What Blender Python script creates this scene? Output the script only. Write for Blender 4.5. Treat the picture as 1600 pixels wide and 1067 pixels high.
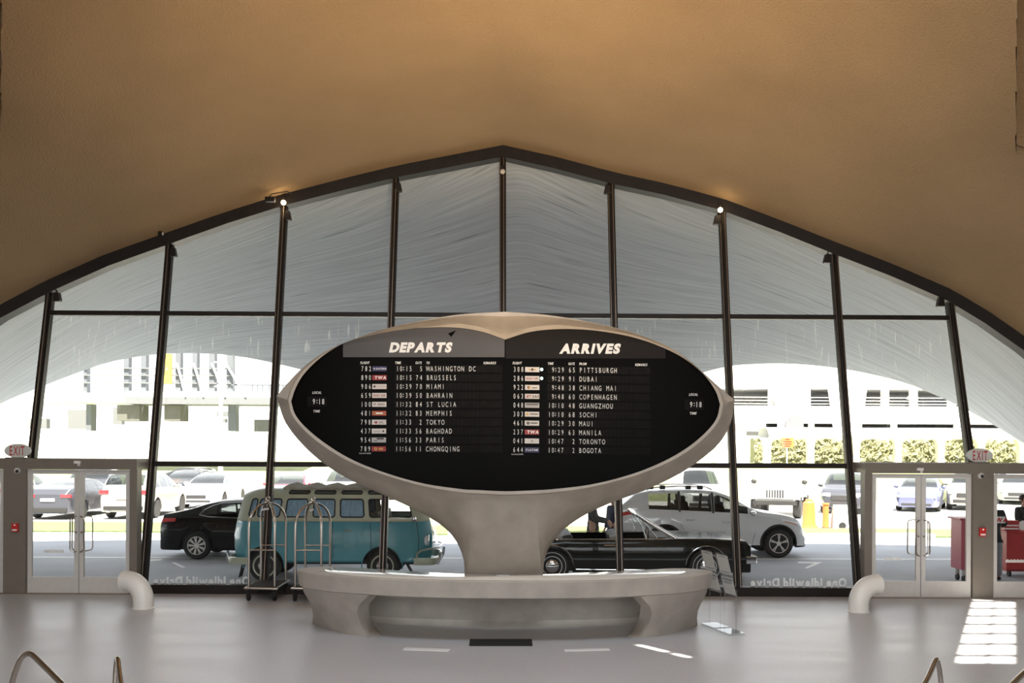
import bpy, bmesh, math, random
import numpy as np
from mathutils import Vector, Matrix

for _o in list(bpy.data.objects):
    bpy.data.objects.remove(_o)
S = bpy.context.scene
C = S.collection
random.seed(7)
R = math.radians

# ------------------------------------------------------------------ camera
F = 1556.0                      # focal length in pixels of the 1600 px frame
PX, PY = 800.0, 694.0           # principal point (level camera, risen lens)
HC = 2.62                       # eye height over the hall floor
ROLL = R(0.28)
cd = bpy.data.cameras.new('camera')
cam = bpy.data.objects.new('camera', cd)
C.objects.link(cam)
cd.sensor_width = 36.0
cd.lens = 36.0 * F / 1600.0
cd.shift_y = (PY - 533.5) / 1600.0
cd.clip_end = 600
cam.matrix_world = Matrix.Translation((0, 0, HC)) @ Matrix.Rotation(R(90), 4, 'X') @ Matrix.Rotation(ROLL, 4, 'Z')
S.camera = cam

# ------------------------------------------------------------------ world, sun, exposure
wd = bpy.data.worlds.new('sky'); S.world = wd; wd.use_nodes = True
bg = wd.node_tree.nodes['Background']
bg.inputs[0].default_value = (0.93, 0.965, 1.0, 1)
bg.inputs[1].default_value = 0.95
sl = bpy.data.lights.new('sun', 'SUN'); sl.energy = 15.0; sl.angle = R(0.6); sl.color = (1.0, 0.93, 0.80)
so = bpy.data.objects.new('sun', sl); C.objects.link(so)
SUN = Vector((-0.06, 0.43, -1.0)).normalized()
so.rotation_euler = SUN.to_track_quat('-Z', 'Y').to_euler(); so.location = (0, -5, 30)
# warm uplight that washes the vault from a cove behind the viewer
ul = bpy.data.lights.new('cove_uplight', 'AREA'); ul.energy = 95; ul.size = 1.2; ul.spread = R(75); ul.color = (1.0, 0.72, 0.42)
uo = bpy.data.objects.new('cove_uplight', ul); C.objects.link(uo); uo.location = (0.3, 6.0, 1.2)
uo.rotation_euler = (Vector((0.2, 13.2, 8.6)) - Vector(uo.location)).to_track_quat('-Z', 'Y').to_euler()
# added fill lamp under the closed lid, standing in for skylight
al = bpy.data.lights.new('added_roof_fill', 'AREA'); al.shape = 'RECTANGLE'; al.size = 9.0; al.size_y = 2.6; al.energy = 185; al.color = (0.86, 0.93, 1.0); al.spread = R(130)
ao = bpy.data.objects.new('added_roof_fill', al); C.objects.link(ao); ao.location = (0, 7.6, 9.5)
ao.rotation_euler = (Vector((0, 12.8, 0)) - Vector(ao.location)).to_track_quat('-Z', 'Y').to_euler()
# daylight from the big window wall behind the viewer
bl = bpy.data.lights.new('back_window_light', 'AREA'); bl.shape = 'RECTANGLE'; bl.size = 17.5; bl.size_y = 5.0; bl.energy = 380; bl.color = (0.97, 0.98, 1.0)
bo = bpy.data.objects.new('back_window_light', bl); C.objects.link(bo); bo.location = (0, -6.7, 3.85); bo.rotation_euler = (R(90), 0, 0)
vs = S.view_settings
vs.view_transform = 'Standard'; vs.look = 'None'; vs.gamma = 1.0; vs.use_curve_mapping = False
vs.exposure = 1.1

# ------------------------------------------------------------------ image <-> world
_c, _s = math.cos(ROLL), math.sin(ROLL)
def uv(px, py):
    u, v = px - PX, py - PY
    return (u * _c + v * _s) / F, (-u * _s + v * _c) / F
def P(px, py, Y):
    u, v = uv(px, py)
    return Vector((u * Y, Y, HC - v * Y))
def FL(px, py, z=0.0):
    u, v = uv(px, py)
    Y = (HC - z) / v
    return Vector((u * Y, Y, z))
WY0, WK = 17.42, 0.2            # the glass wall leans outwards: Y = WY0 + WK*z
def W(px, py, off=0.0):
    u, v = uv(px, py)
    Y = (WY0 + off + WK * HC) / (1 + WK * v)
    return Vector((u * Y, Y, HC - v * Y))
BY0, BK, BX = 13.2, 0.063, -0.09   # display plane of the board, a shallow V
def BP(px, py, off=0.0):
    u, v = uv(px, py)
    Y = BY0
    for _ in range(8):
        Y = BY0 + off + BK * abs(u * Y - BX)
    return Vector((u * Y, Y, HC - v * Y))

# ------------------------------------------------------------------ materials
M = {}
def mat(name, col, rough=0.6, metal=0.0, noise=0.0, nscale=8.0, bump=0.0, bscale=60.0, coat=0.0, emit=None, estr=1.0, spec=0.5, stretch=(1, 1, 1), col2=None):
    m = bpy.data.materials.new(name); m.use_nodes = True
    nt = m.node_tree; b = nt.nodes['Principled BSDF']
    b.inputs['Base Color'].default_value = (*col, 1)
    b.inputs['Roughness'].default_value = rough
    b.inputs['Metallic'].default_value = metal
    b.inputs['Specular IOR Level'].default_value = spec
    b.inputs['Coat Weight'].default_value = coat
    b.inputs['Coat Roughness'].default_value = 0.04
    if noise or bump:
        tc = nt.nodes.new('ShaderNodeTexCoord'); mp = nt.nodes.new('ShaderNodeMapping')
        mp.inputs['Scale'].default_value = stretch
        nt.links.new(tc.outputs['Object'], mp.inputs[0])
    if noise:
        n = nt.nodes.new('ShaderNodeTexNoise'); n.inputs['Scale'].default_value = nscale; n.inputs['Detail'].default_value = 6
        nt.links.new(mp.outputs[0], n.inputs['Vector'])
        r = nt.nodes.new('ShaderNodeMapRange'); r.inputs['From Min'].default_value = 0.3; r.inputs['From Max'].default_value = 0.7
        nt.links.new(n.outputs['Fac'], r.inputs['Value'])
        mx = nt.nodes.new('ShaderNodeMix'); mx.data_type = 'RGBA'
        c2 = col2 or tuple(max(0, c * (1 - noise)) for c in col)
        c1 = col if col2 else tuple(c * (1 + noise * 0.5) for c in col)
        mx.inputs[6].default_value = (*c1, 1); mx.inputs[7].default_value = (*c2, 1)
        nt.links.new(r.outputs[0], mx.inputs[0]); nt.links.new(mx.outputs[2], b.inputs['Base Color'])
    if bump:
        n2 = nt.nodes.new('ShaderNodeTexNoise'); n2.inputs['Scale'].default_value = bscale; n2.inputs['Detail'].default_value = 4
        nt.links.new(mp.outputs[0], n2.inputs['Vector'])
        bp = nt.nodes.new('ShaderNodeBump'); bp.inputs['Strength'].default_value = bump; bp.inputs['Distance'].default_value = 0.02
        nt.links.new(n2.outputs['Fac'], bp.inputs['Height']); nt.links.new(bp.outputs[0], b.inputs['Normal'])
    if emit:
        b.inputs['Emission Color'].default_value = (*emit, 1); b.inputs['Emission Strength'].default_value = estr
    M[name] = m
    return m
mat('concrete', (0.36, 0.315, 0.265), 0.62, noise=0.16, nscale=3.0, bump=0.15, bscale=90)
mat('concrete_fair', (0.41, 0.375, 0.33), 0.55, noise=0.14, nscale=4.0, bump=0.15, bscale=90)
mat('plaster_warmlit', (0.40, 0.265, 0.135), 0.9, noise=0.12, nscale=0.5, bump=1.0, bscale=30)  # whitish plaster, the warm light on it is put into this tan
mat('wall_paint', (0.55, 0.52, 0.47), 0.8)
mat('roof_top', (0.6, 0.6, 0.58), 0.8)
mat('bronze', (0.020, 0.015, 0.012), 0.45, noise=0.2, nscale=5, spec=0.2)
mat('bronze_bright', (0.30, 0.24, 0.19), 0.3, metal=0.6)
mat('taupe', (0.19, 0.165, 0.135), 0.45, noise=0.06, nscale=6)
mat('aluminium', (0.62, 0.60, 0.57), 0.45, noise=0.05, nscale=10)
mat('steel', (0.50, 0.46, 0.42), 0.22, metal=1.0, noise=0.08, nscale=20)
mat('chrome', (0.75, 0.75, 0.76), 0.08, metal=1.0)
mat('black', (0.008, 0.008, 0.008), 0.5)
mat('rubber', (0.012, 0.012, 0.013), 0.75, noise=0.2, nscale=20)
mat('dark', (0.02, 0.02, 0.022), 0.6)
mat('panel_black', (0.003, 0.0028, 0.0024), 0.2, spec=0.015)
mat('panel_reflection_dim', (0.014, 0.012, 0.0115), 0.4, spec=0.05)
mat('panel_reflection', (0.034, 0.029, 0.0275), 0.42, noise=0.15, nscale=2.0)
mat('flap', (0.007, 0.0065, 0.006), 0.6, noise=0.4, nscale=12, spec=0.05)
mat('letter', (0.60, 0.59, 0.565), 0.6)
mat('letter_dim', (0.42, 0.41, 0.39), 0.6)
mat('white', (0.80, 0.79, 0.76), 0.5)
mat('plate_bright', (0.88, 0.88, 0.88), 0.3)
mat('vent_white', (0.84, 0.825, 0.78), 0.28, noise=0.04, nscale=3)
mat('cream_gloss', (0.80, 0.745, 0.67), 0.14, noise=0.04, nscale=3, coat=0.6)
mat('red', (0.55, 0.015, 0.015), 0.4)
mat('red_sign', (0.48, 0.02, 0.025), 0.5)
mat('sign_face', (0.62, 0.64, 0.60), 0.5)
mat('plate_red', (0.22, 0.008, 0.01), 0.5)
mat('plate_blue', (0.012, 0.012, 0.07), 0.5)
mat('plate_white', (0.50, 0.46, 0.43), 0.6)
mat('plate_gray', (0.33, 0.32, 0.31), 0.6)
mat('plate_ink', (0.05, 0.03, 0.03), 0.6)
mat('plate_gold', (0.5, 0.28, 0.06), 0.5)
mat('green_lamp', (0.5, 0.9, 0.7), 0.4, emit=(0.65, 1.0, 0.85), estr=1.3)
mat('bulb', (1, 0.9, 0.7), 0.4, emit=(1.0, 0.78, 0.5), estr=3.0)
mat('bulb_off', (0.7, 0.62, 0.52), 0.15)
mat('carpet', (0.035, 0.034, 0.036), 0.95, noise=0.3, nscale=60)
mat('asphalt', (0.37, 0.385, 0.43), 0.75, noise=0.12, nscale=0.9, bump=0.3, bscale=120)
mat('road_paint', (0.78, 0.78, 0.78), 0.7)
mat('curb', (0.42, 0.41, 0.40), 0.8, noise=0.1, nscale=3)
mat('lot', (0.62, 0.60, 0.58), 0.85, noise=0.08, nscale=0.8)
mat('grass', (0.10, 0.135, 0.05), 0.9, noise=0.35, nscale=6, bump=0.6, bscale=60)
mat('lawn', (0.25, 0.27, 0.13), 0.9, noise=0.2, nscale=1.5)
mat('hedge', (0.27, 0.265, 0.15), 0.9, noise=0.12, nscale=4)
mat('white_wall', (0.78, 0.78, 0.77), 0.7)
mat('shade_grey', (0.20, 0.20, 0.20), 0.8)
mat('steel_blue', (0.115, 0.125, 0.145), 0.8, spec=0.2)
mat('steel_pale', (0.145, 0.15, 0.165), 0.8, spec=0.2)
mat('louvre', (0.11, 0.11, 0.10), 0.8, spec=0.2)
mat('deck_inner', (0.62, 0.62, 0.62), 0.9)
mat('amber', (0.85, 0.42, 0.06), 0.5)
mat('orange', (0.85, 0.16, 0.04), 0.5)
mat('tyre', (0.012, 0.012, 0.013), 0.7, noise=0.2, nscale=30)
mat('tail_red', (0.42, 0.01, 0.015), 0.15, coat=0.6)
mat('lamp_clear', (0.75, 0.78, 0.82), 0.08, coat=0.5)
mat('indicator', (0.75, 0.18, 0.05), 0.2)
mat('paint_black', (0.003, 0.003, 0.0035), 0.2, coat=0.35, spec=0.2)
mat('paint_darkgreen', (0.002, 0.0035, 0.0035), 0.2, coat=0.4, spec=0.2)
mat('paint_white', (0.62, 0.63, 0.64), 0.25, coat=1.0)
mat('paint_teal', (0.06, 0.26, 0.32), 0.28, coat=0.9, noise=0.05, nscale=2)
mat('paint_sage', (0.36, 0.385, 0.30), 0.35, coat=0.7, noise=0.05, nscale=2)
mat('paint_silver', (0.22, 0.215, 0.205), 0.3, coat=0.5)
mat('paint_navy', (0.012, 0.014, 0.022), 0.25, coat=0.3, spec=0.3)
mat('paint_grey', (0.040, 0.042, 0.055), 0.25, coat=0.4, spec=0.3)
mat('paint_blue', (0.075, 0.085, 0.17), 0.25, coat=0.5)
mat('paint_red', (0.25, 0.015, 0.03), 0.25, coat=0.5)
mat('seat_grey', (0.16, 0.16, 0.165), 0.7)
mat('seat_dark', (0.03, 0.03, 0.032), 0.6)
mat('curtain', (0.24, 0.38, 0.52), 0.8, noise=0.35, nscale=16, stretch=(3, 3, 0.15))
mat('canvas', (0.30, 0.29, 0.245), 0.9, noise=0.2, nscale=8, bump=0.5, bscale=15)
mat('paper', (0.62, 0.61, 0.60), 0.7)
mat('ink', (0.22, 0.24, 0.30), 0.7)
mat('skin', (0.50, 0.30, 0.22), 0.6)
mat('hair', (0.02, 0.015, 0.012), 0.7)
mat('jacket_black', (0.010, 0.010, 0.012), 0.8, noise=0.3, nscale=12)
mat('trouser_grey', (0.22, 0.23, 0.25), 0.85, noise=0.15, nscale=10)
mat('jacket_grey', (0.075, 0.075, 0.08), 0.85, noise=0.2, nscale=10)
mat('jacket_navy', (0.02, 0.024, 0.06), 0.85, noise=0.2, nscale=10)
mat('cloth_red', (0.16, 0.012, 0.015), 0.85)
mat('cart_red', (0.42, 0.022, 0.022), 0.4, noise=0.08, nscale=3)
mat('cart_pink', (0.50, 0.12, 0.16), 0.4, noise=0.06, nscale=3)

def glassy(name, tint, refl=0.06, dirt=0.0, streak=0.0):
    m = bpy.data.materials.new(name); m.use_nodes = True
    nt = m.node_tree; nt.nodes.clear()
    out = nt.nodes.new('ShaderNodeOutputMaterial')
    tr = nt.nodes.new('ShaderNodeBsdfTransparent'); tr.inputs[0].default_value = (*tint, 1)
    gl = nt.nodes.new('ShaderNodeBsdfGlossy'); gl.inputs['Roughness'].default_value = 0.02
    fr = nt.nodes.new('ShaderNodeFresnel'); fr.inputs[0].default_value = 1.35
    mu = nt.nodes.new('ShaderNodeMath'); mu.operation = 'MULTIPLY'; mu.inputs[1].default_value = refl / 0.025
    nt.links.new(fr.outputs[0], mu.inputs[0])
    ge = nt.nodes.new('ShaderNodeNewGeometry'); iv = nt.nodes.new('ShaderNodeMath'); iv.operation = 'SUBTRACT'; iv.inputs[0].default_value = 1.0
    nt.links.new(ge.outputs['Backfacing'], iv.inputs[1]); m3 = nt.nodes.new('ShaderNodeMath'); m3.operation = 'MULTIPLY'
    nt.links.new(mu.outputs[0], m3.inputs[0]); nt.links.new(iv.outputs[0], m3.inputs[1]); mu = m3
    mx = nt.nodes.new('ShaderNodeMixShader')
    nt.links.new(mu.outputs[0], mx.inputs[0]); nt.links.new(tr.outputs[0], mx.inputs[1]); nt.links.new(gl.outputs[0], mx.inputs[2])
    last = mx
    if dirt or streak:
        df = nt.nodes.new('ShaderNodeBsdfTranslucent'); df.inputs[0].default_value = (0.85, 0.87, 0.88, 1)
        m2 = nt.nodes.new('ShaderNodeMixShader')
        tc = nt.nodes.new('ShaderNodeTexCoord'); mp = nt.nodes.new('ShaderNodeMapping')
        mp.inputs['Scale'].default_value = (9.0, 9.0, 0.55)
        nt.links.new(tc.outputs['Object'], mp.inputs[0])
        n = nt.nodes.new('ShaderNodeTexNoise'); n.inputs['Scale'].default_value = 1.6; n.inputs['Detail'].default_value = 3
        nt.links.new(mp.outputs[0], n.inputs['Vector'])
        r = nt.nodes.new('ShaderNodeMapRange')
        r.inputs['From Min'].default_value = 0.60; r.inputs['From Max'].default_value = 0.72
        r.inputs['To Min'].default_value = dirt; r.inputs['To Max'].default_value = dirt + streak
        nt.links.new(n.outputs['Fac'], r.inputs['Value'])
        nt.links.new(r.outputs[0], m2.inputs[0]); nt.links.new(mx.outputs[0], m2.inputs[1]); nt.links.new(df.outputs[0], m2.inputs[2])
        last = m2
    nt.links.new(last.outputs[0], out.inputs[0])
    M[name] = m
def backlit(name, col, k):
    m = bpy.data.materials.new(name); m.use_nodes = True
    nt = m.node_tree; b = nt.nodes['Principled BSDF']; b.inputs['Base Color'].default_value = (*col, 1); b.inputs['Roughness'].default_value = 0.7
    t = nt.nodes.new('ShaderNodeBsdfTranslucent'); t.inputs[0].default_value = (*col, 1)
    mx = nt.nodes.new('ShaderNodeMixShader'); mx.inputs[0].default_value = k
    nt.links.new(b.outputs[0], mx.inputs[1]); nt.links.new(t.outputs[0], mx.inputs[2]); nt.links.new(mx.outputs[0], nt.nodes['Material Output'].inputs[0])
    M[name] = m
glassy('glass', (0.985, 0.99, 0.985), 0.02, 0.0012, 0.0)
glassy('glass_streaked', (0.985, 0.99, 0.985), 0.02, 0.002, 0.22)
backlit('paper', (0.74, 0.73, 0.72), 0.5)
backlit('vinyl', (0.97, 0.97, 0.97), 0.85)
glassy('glass_car', (0.30, 0.33, 0.34), 0.09)
glassy('glass_clear', (0.92, 0.94, 0.94), 0.06)
glassy('acrylic', (0.95, 0.965, 0.97), 0.03, 0.04, 0.0)
glassy('glass_tint', (0.26, 0.27, 0.27), 0.06)
# floor: polished terrazzo with a soft sheen and streaky wear
def floor_mat():
    m = mat('terrazzo', (0.40, 0.375, 0.36), 0.34)
    nt = m.node_tree; b = nt.nodes['Principled BSDF']
    tc = nt.nodes.new('ShaderNodeTexCoord'); mp = nt.nodes.new('ShaderNodeMapping'); mp.inputs['Scale'].default_value = (0.35, 1.1, 1)
    nt.links.new(tc.outputs['Object'], mp.inputs[0])
    n = nt.nodes.new('ShaderNodeTexNoise'); n.inputs['Scale'].default_value = 1.5; n.inputs['Detail'].default_value = 5
    nt.links.new(mp.outputs[0], n.inputs['Vector'])
    r = nt.nodes.new('ShaderNodeMapRange'); r.inputs['From Min'].default_value = 0.1; r.inputs['From Max'].default_value = 0.9
    r.inputs['To Min'].default_value = 0.28; r.inputs['To Max'].default_value = 0.42
    nt.links.new(n.outputs['Fac'], r.inputs['Value']); nt.links.new(r.outputs[0], b.inputs['Roughness'])
    v = nt.nodes.new('ShaderNodeTexVoronoi'); v.inputs['Scale'].default_value = 55
    nt.links.new(tc.outputs['Object'], v.inputs['Vector'])
    mx = nt.nodes.new('ShaderNodeMix'); mx.data_type = 'RGBA'
    mx.inputs[6].default_value = (0.50, 0.495, 0.52, 1); mx.inputs[7].default_value = (0.58, 0.575, 0.60, 1)
    nt.links.new(n.outputs['Fac'], mx.inputs[0])
    m2 = nt.nodes.new('ShaderNodeMix'); m2.data_type = 'RGBA'; m2.blend_type = 'MULTIPLY'; m2.inputs[0].default_value = 0.12
    nt.links.new(mx.outputs[2], m2.inputs[6]); nt.links.new(v.outputs['Color'], m2.inputs[7])
    nt.links.new(m2.outputs[2], b.inputs['Base Color'])
    bp = nt.nodes.new('ShaderNodeBump'); bp.inputs['Strength'].default_value = 0.06; bp.inputs['Distance'].default_value = 0.02
    n3 = nt.nodes.new('ShaderNodeTexNoise'); n3.inputs['Scale'].default_value = 3.0
    nt.links.new(mp.outputs[0], n3.inputs['Vector']); nt.links.new(n3.outputs['Fac'], bp.inputs['Height']); pass
floor_mat()
# underside of the entrance canopy: board-marked concrete, the marks follow the sweep of the shell (UV)
def canopy_mat():
    m = mat('canopy', (0.5, 0.52, 0.53), 0.85)
    nt = m.node_tree; b = nt.nodes['Principled BSDF']
    uvn = nt.nodes.new('ShaderNodeUVMap')
    def streak(sx, sy, det):
        mp = nt.nodes.new('ShaderNodeMapping'); mp.inputs['Scale'].default_value = (sx, sy, 1)
        nt.links.new(uvn.outputs[0], mp.inputs[0])
        n = nt.nodes.new('ShaderNodeTexNoise'); n.inputs['Scale'].default_value = 1; n.inputs['Detail'].default_value = det
        n.inputs['Roughness'].default_value = 0.6
        nt.links.new(mp.outputs[0], n.inputs['Vector'])
        return n.outputs['Fac']
    a = streak(14, 120, 3)
    r = nt.nodes.new('ShaderNodeMapRange'); r.inputs['From Min'].default_value = 0.30; r.inputs['From Max'].default_value = 0.70
    nt.links.new(a, r.inputs['Value'])
    mx = nt.nodes.new('ShaderNodeMix'); mx.data_type = 'RGBA'
    mx.inputs[6].default_value = (0.41, 0.435, 0.455, 1); mx.inputs[7].default_value = (0.60, 0.625, 0.64, 1)
    nt.links.new(r.outputs[0], mx.inputs[0])
    d = streak(22, 95, 1)
    r2 = nt.nodes.new('ShaderNodeMapRange'); r2.inputs['From Min'].default_value = 0.66; r2.inputs['From Max'].default_value = 0.76
    r2.inputs['To Max'].default_value = 0.75
    nt.links.new(d, r2.inputs['Value'])
    m2 = nt.nodes.new('ShaderNodeMix'); m2.data_type = 'RGBA'; m2.inputs[7].default_value = (0.22, 0.24, 0.25, 1)
    nt.links.new(r2.outputs[0], m2.inputs[0]); nt.links.new(mx.outputs[2], m2.inputs[6])
    nt.links.new(m2.outputs[2], b.inputs['Base Color'])
canopy_mat()

# ------------------------------------------------------------------ mesh helpers
class MB:
    def __init__(s): s.v = []; s.f = []; s.m = []
    def add(s, vs, fs, mi=0):
        o = len(s.v); s.v += [tuple(v) for v in vs]
        for f in fs: s.f.append([i + o for i in f]); s.m.append(mi)
        return s
    def box(s, c, d, rot=None, mi=0):
        vs = []
        for z in (-.5, .5):
            for x, y in ((-.5, -.5), (.5, -.5), (.5, .5), (-.5, .5)):
                p = Vector((x * d[0], y * d[1], z * d[2]))
                if rot is not None: p = rot @ p
                vs.append(p + Vector(c))
        return s.add(vs, [(3, 2, 1, 0), (4, 5, 6, 7), (0, 1, 5, 4), (1, 2, 6, 5), (2, 3, 7, 6), (3, 0, 4, 7)], mi)
    def bb(s, x0, x1, y0, y1, z0, z1, mi=0):
        return s.box(((x0 + x1) / 2, (y0 + y1) / 2, (z0 + z1) / 2), (abs(x1 - x0), abs(y1 - y0), abs(z1 - z0)), None, mi)
    def bar(s, a, b, w, d, side=None, mi=0):
        a, b = Vector(a), Vector(b); t = (b - a).normalized()
        sd = Vector(side) if side is not None else Vector((1, 0, 0))
        sd = (sd - t * sd.dot(t))
        if sd.length < 1e-4: sd = t.orthogonal()
        sd.normalize(); n = t.cross(sd)
        vs = []
        for p in (a, b):
            for i, j in ((-1, -1), (1, -1), (1, 1), (-1, 1)):
                vs.append(p + sd * (i * w / 2) + n * (j * d / 2))
        return s.add(vs, [(3, 2, 1, 0), (4, 5, 6, 7), (0, 1, 5, 4), (1, 2, 6, 5), (2, 3, 7, 6), (3, 0, 4, 7)], mi)
    def tube(s, pts, r, n=10, mi=0, caps=True, closed=False):
        pts = [Vector(p) for p in pts]; rs = r if isinstance(r, (list, tuple)) else [r] * len(pts)
        k = len(pts); vs = []; fs = []
        t0 = (pts[1] - pts[0]).normalized(); nrm = t0.orthogonal().normalized()
        for i in range(k):
            if closed: t = pts[(i + 1) % k] - pts[i - 1]
            else: t = pts[min(i + 1, k - 1)] - pts[max(i - 1, 0)]
            t.normalize()
            nrm = (nrm - t * nrm.dot(t))
            if nrm.length < 1e-5: nrm = t.orthogonal()
            nrm.normalize(); bn = t.cross(nrm)
            for j in range(n):
                a = 2 * math.pi * j / n
                vs.append(pts[i] + (nrm * math.cos(a) + bn * math.sin(a)) * rs[i])
        for i in range(k if closed else k - 1):
            for j in range(n):
                a, b = i * n + j, i * n + (j + 1) % n
                i2 = (i + 1) % k
                fs.append((a, b, i2 * n + (j + 1) % n, i2 * n + j))
        if caps and not closed:
            fs.append(tuple(reversed(range(n)))); fs.append(tuple(range((k - 1) * n, k * n)))
        return s.add(vs, fs, mi)
    def lathe(s, c, prof, axis='Z', n=24, mi=0):
        # prof: (radius, height) pairs revolved about axis through c
        vs = []; fs = []; k = len(prof)
        for r, h in prof:
            for j in range(n):
                a = 2 * math.pi * j / n; x, y = r * math.cos(a), r * math.sin(a)
                p = (x, y, h) if axis == 'Z' else ((x, h, y) if axis == 'Y' else (h, x, y))
                vs.append(Vector(p) + Vector(c))
        for i in range(k - 1):
            for j in range(n):
                fs.append((i * n + j, i * n + (j + 1) % n, (i + 1) * n + (j + 1) % n, (i + 1) * n + j))
        if prof[0][0] > 1e-4: fs.append(tuple(reversed(range(n))))
        if prof[-1][0] > 1e-4: fs.append(tuple(range((k - 1) * n, k * n)))
        return s.add(vs, fs, mi)
    def ball(s, c, r, n=12, mi=0):
        rr = r if isinstance(r, (list, tuple)) else (r, r, r)
        vs = []; fs = []
        for i in range(n + 1):
            th = math.pi * i / n
            for j in range(2 * n):
                ph = math.pi * j / n
                vs.append((c[0] + rr[0] * math.sin(th) * math.cos(ph), c[1] + rr[1] * math.sin(th) * math.sin(ph), c[2] + rr[2] * math.cos(th)))
        for i in range(n):
            for j in range(2 * n):
                fs.append((i * 2 * n + j, (i + 1) * 2 * n + j, (i + 1) * 2 * n + (j + 1) % (2 * n), i * 2 * n + (j + 1) % (2 * n)))
        return s.add(vs, fs, mi)
    def prism(s, poly, vec, mi=0):
        k = len(poly); v = Vector(vec)
        vs = [Vector(p) for p in poly] + [Vector(p) + v for p in poly]
        fs = [tuple(range(k)), tuple(reversed(range(k, 2 * k)))] + [(i, i + k, (i + 1) % k + k, (i + 1) % k) for i in range(k)]
        return s.add(vs, fs, mi)
    def grid(s, rows, mi=0, closed=False, flip=False):
        n = len(rows[0]); vs = [p for r in rows for p in r]; fs = []
        for i in range(len(rows) - 1):
            for j in range(n if closed else n - 1):
                q = (i * n + j, i * n + (j + 1) % n, (i + 1) * n + (j + 1) % n, (i + 1) * n + j)
                fs.append(tuple(reversed(q)) if flip else q)
        return s.add(vs, fs, mi)
    def build(s, name, m, parent=None, smooth=None, origin=None, bevel=0.0, fix=True):
        me = bpy.data.meshes.new(name)
        o0 = Vector(origin) if origin is not None else Vector((0, 0, 0))
        me.from_pydata([tuple(Vector(v) - o0) for v in s.v], [], s.f)
        for x in (m if isinstance(m, (list, tuple)) else [m]): me.materials.append(M[x])
        for p, i in zip(me.polygons, s.m): p.material_index = i
        bm = bmesh.new(); bm.from_mesh(me)
        bmesh.ops.remove_doubles(bm, verts=bm.verts, dist=1e-5)
        if fix: bmesh.ops.recalc_face_normals(bm, faces=bm.faces)
        if bevel:
            bmesh.ops.bevel(bm, geom=[e for e in bm.edges if len(e.link_faces) == 2 and e.calc_face_angle(0) > 0.6], offset=bevel, segments=2, affect='EDGES', profile=0.6)
        bm.to_mesh(me); bm.free()
        if smooth is not None:
            for p in me.polygons: p.use_smooth = True
            me.set_sharp_from_angle(angle=R(smooth))
        o = bpy.data.objects.new(name, me); C.objects.link(o)
        o.location = o0
        if parent is not None: o.parent = parent
        return o
def tag(o, label=None, cat=None, group=None, kind=None):
    if label: o['label'] = label
    if cat: o['category'] = cat
    if group: o['group'] = group
    if kind: o['kind'] = kind
    return o
def empty(name, loc=(0, 0, 0), rz=0.0, label=None, cat=None, group=None):
    o = bpy.data.objects.new(name, None); C.objects.link(o); o.location = loc; o.rotation_euler = (0, 0, rz); o.empty_display_size = 0.1
    return tag(o, label, cat, group)
def struct(mb, name, m, **k):
    return tag(mb.build(name, m, **k), kind='structure')
def lab(o, t): o['label'] = t; return o
def copy_tree(o, parent=None, loc=None, label=None):
    c = o.copy(); C.objects.link(c)
    if parent is not None: c.parent = parent
    if loc is not None: c.location = loc
    if label: c['label'] = label
    for ch in list(o.children): copy_tree(ch, c)
    return c
def smooth_poly(pts, n, closed=False):
    pts = [np.array(p, float) for p in pts]; k = len(pts); out = []
    segs = k if closed else k - 1
    for i in range(segs):
        p1, p2 = pts[i], pts[(i + 1) % k]
        p0 = pts[i - 1] if (closed or i > 0) else 2 * p1 - p2
        p3 = pts[(i + 2) % k] if (closed or i + 2 < k) else 2 * p2 - p1
        for j in range(n):
            t = j / n
            out.append(0.5 * (2 * p1 + (p2 - p0) * t + (2 * p0 - 5 * p1 + 4 * p2 - p3) * t * t + (3 * p1 - p0 - 3 * p2 + p3) * t ** 3))
    if not closed: out.append(pts[-1])
    return out
def resample(pts, n):
    a = np.array(pts, float); d = np.r_[0, np.cumsum(np.linalg.norm(np.diff(a, axis=0), axis=1))]
    t = np.linspace(0, d[-1], n)
    return [np.array([np.interp(q, d, a[:, k]) for k in range(a.shape[1])]) for q in t]

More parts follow.
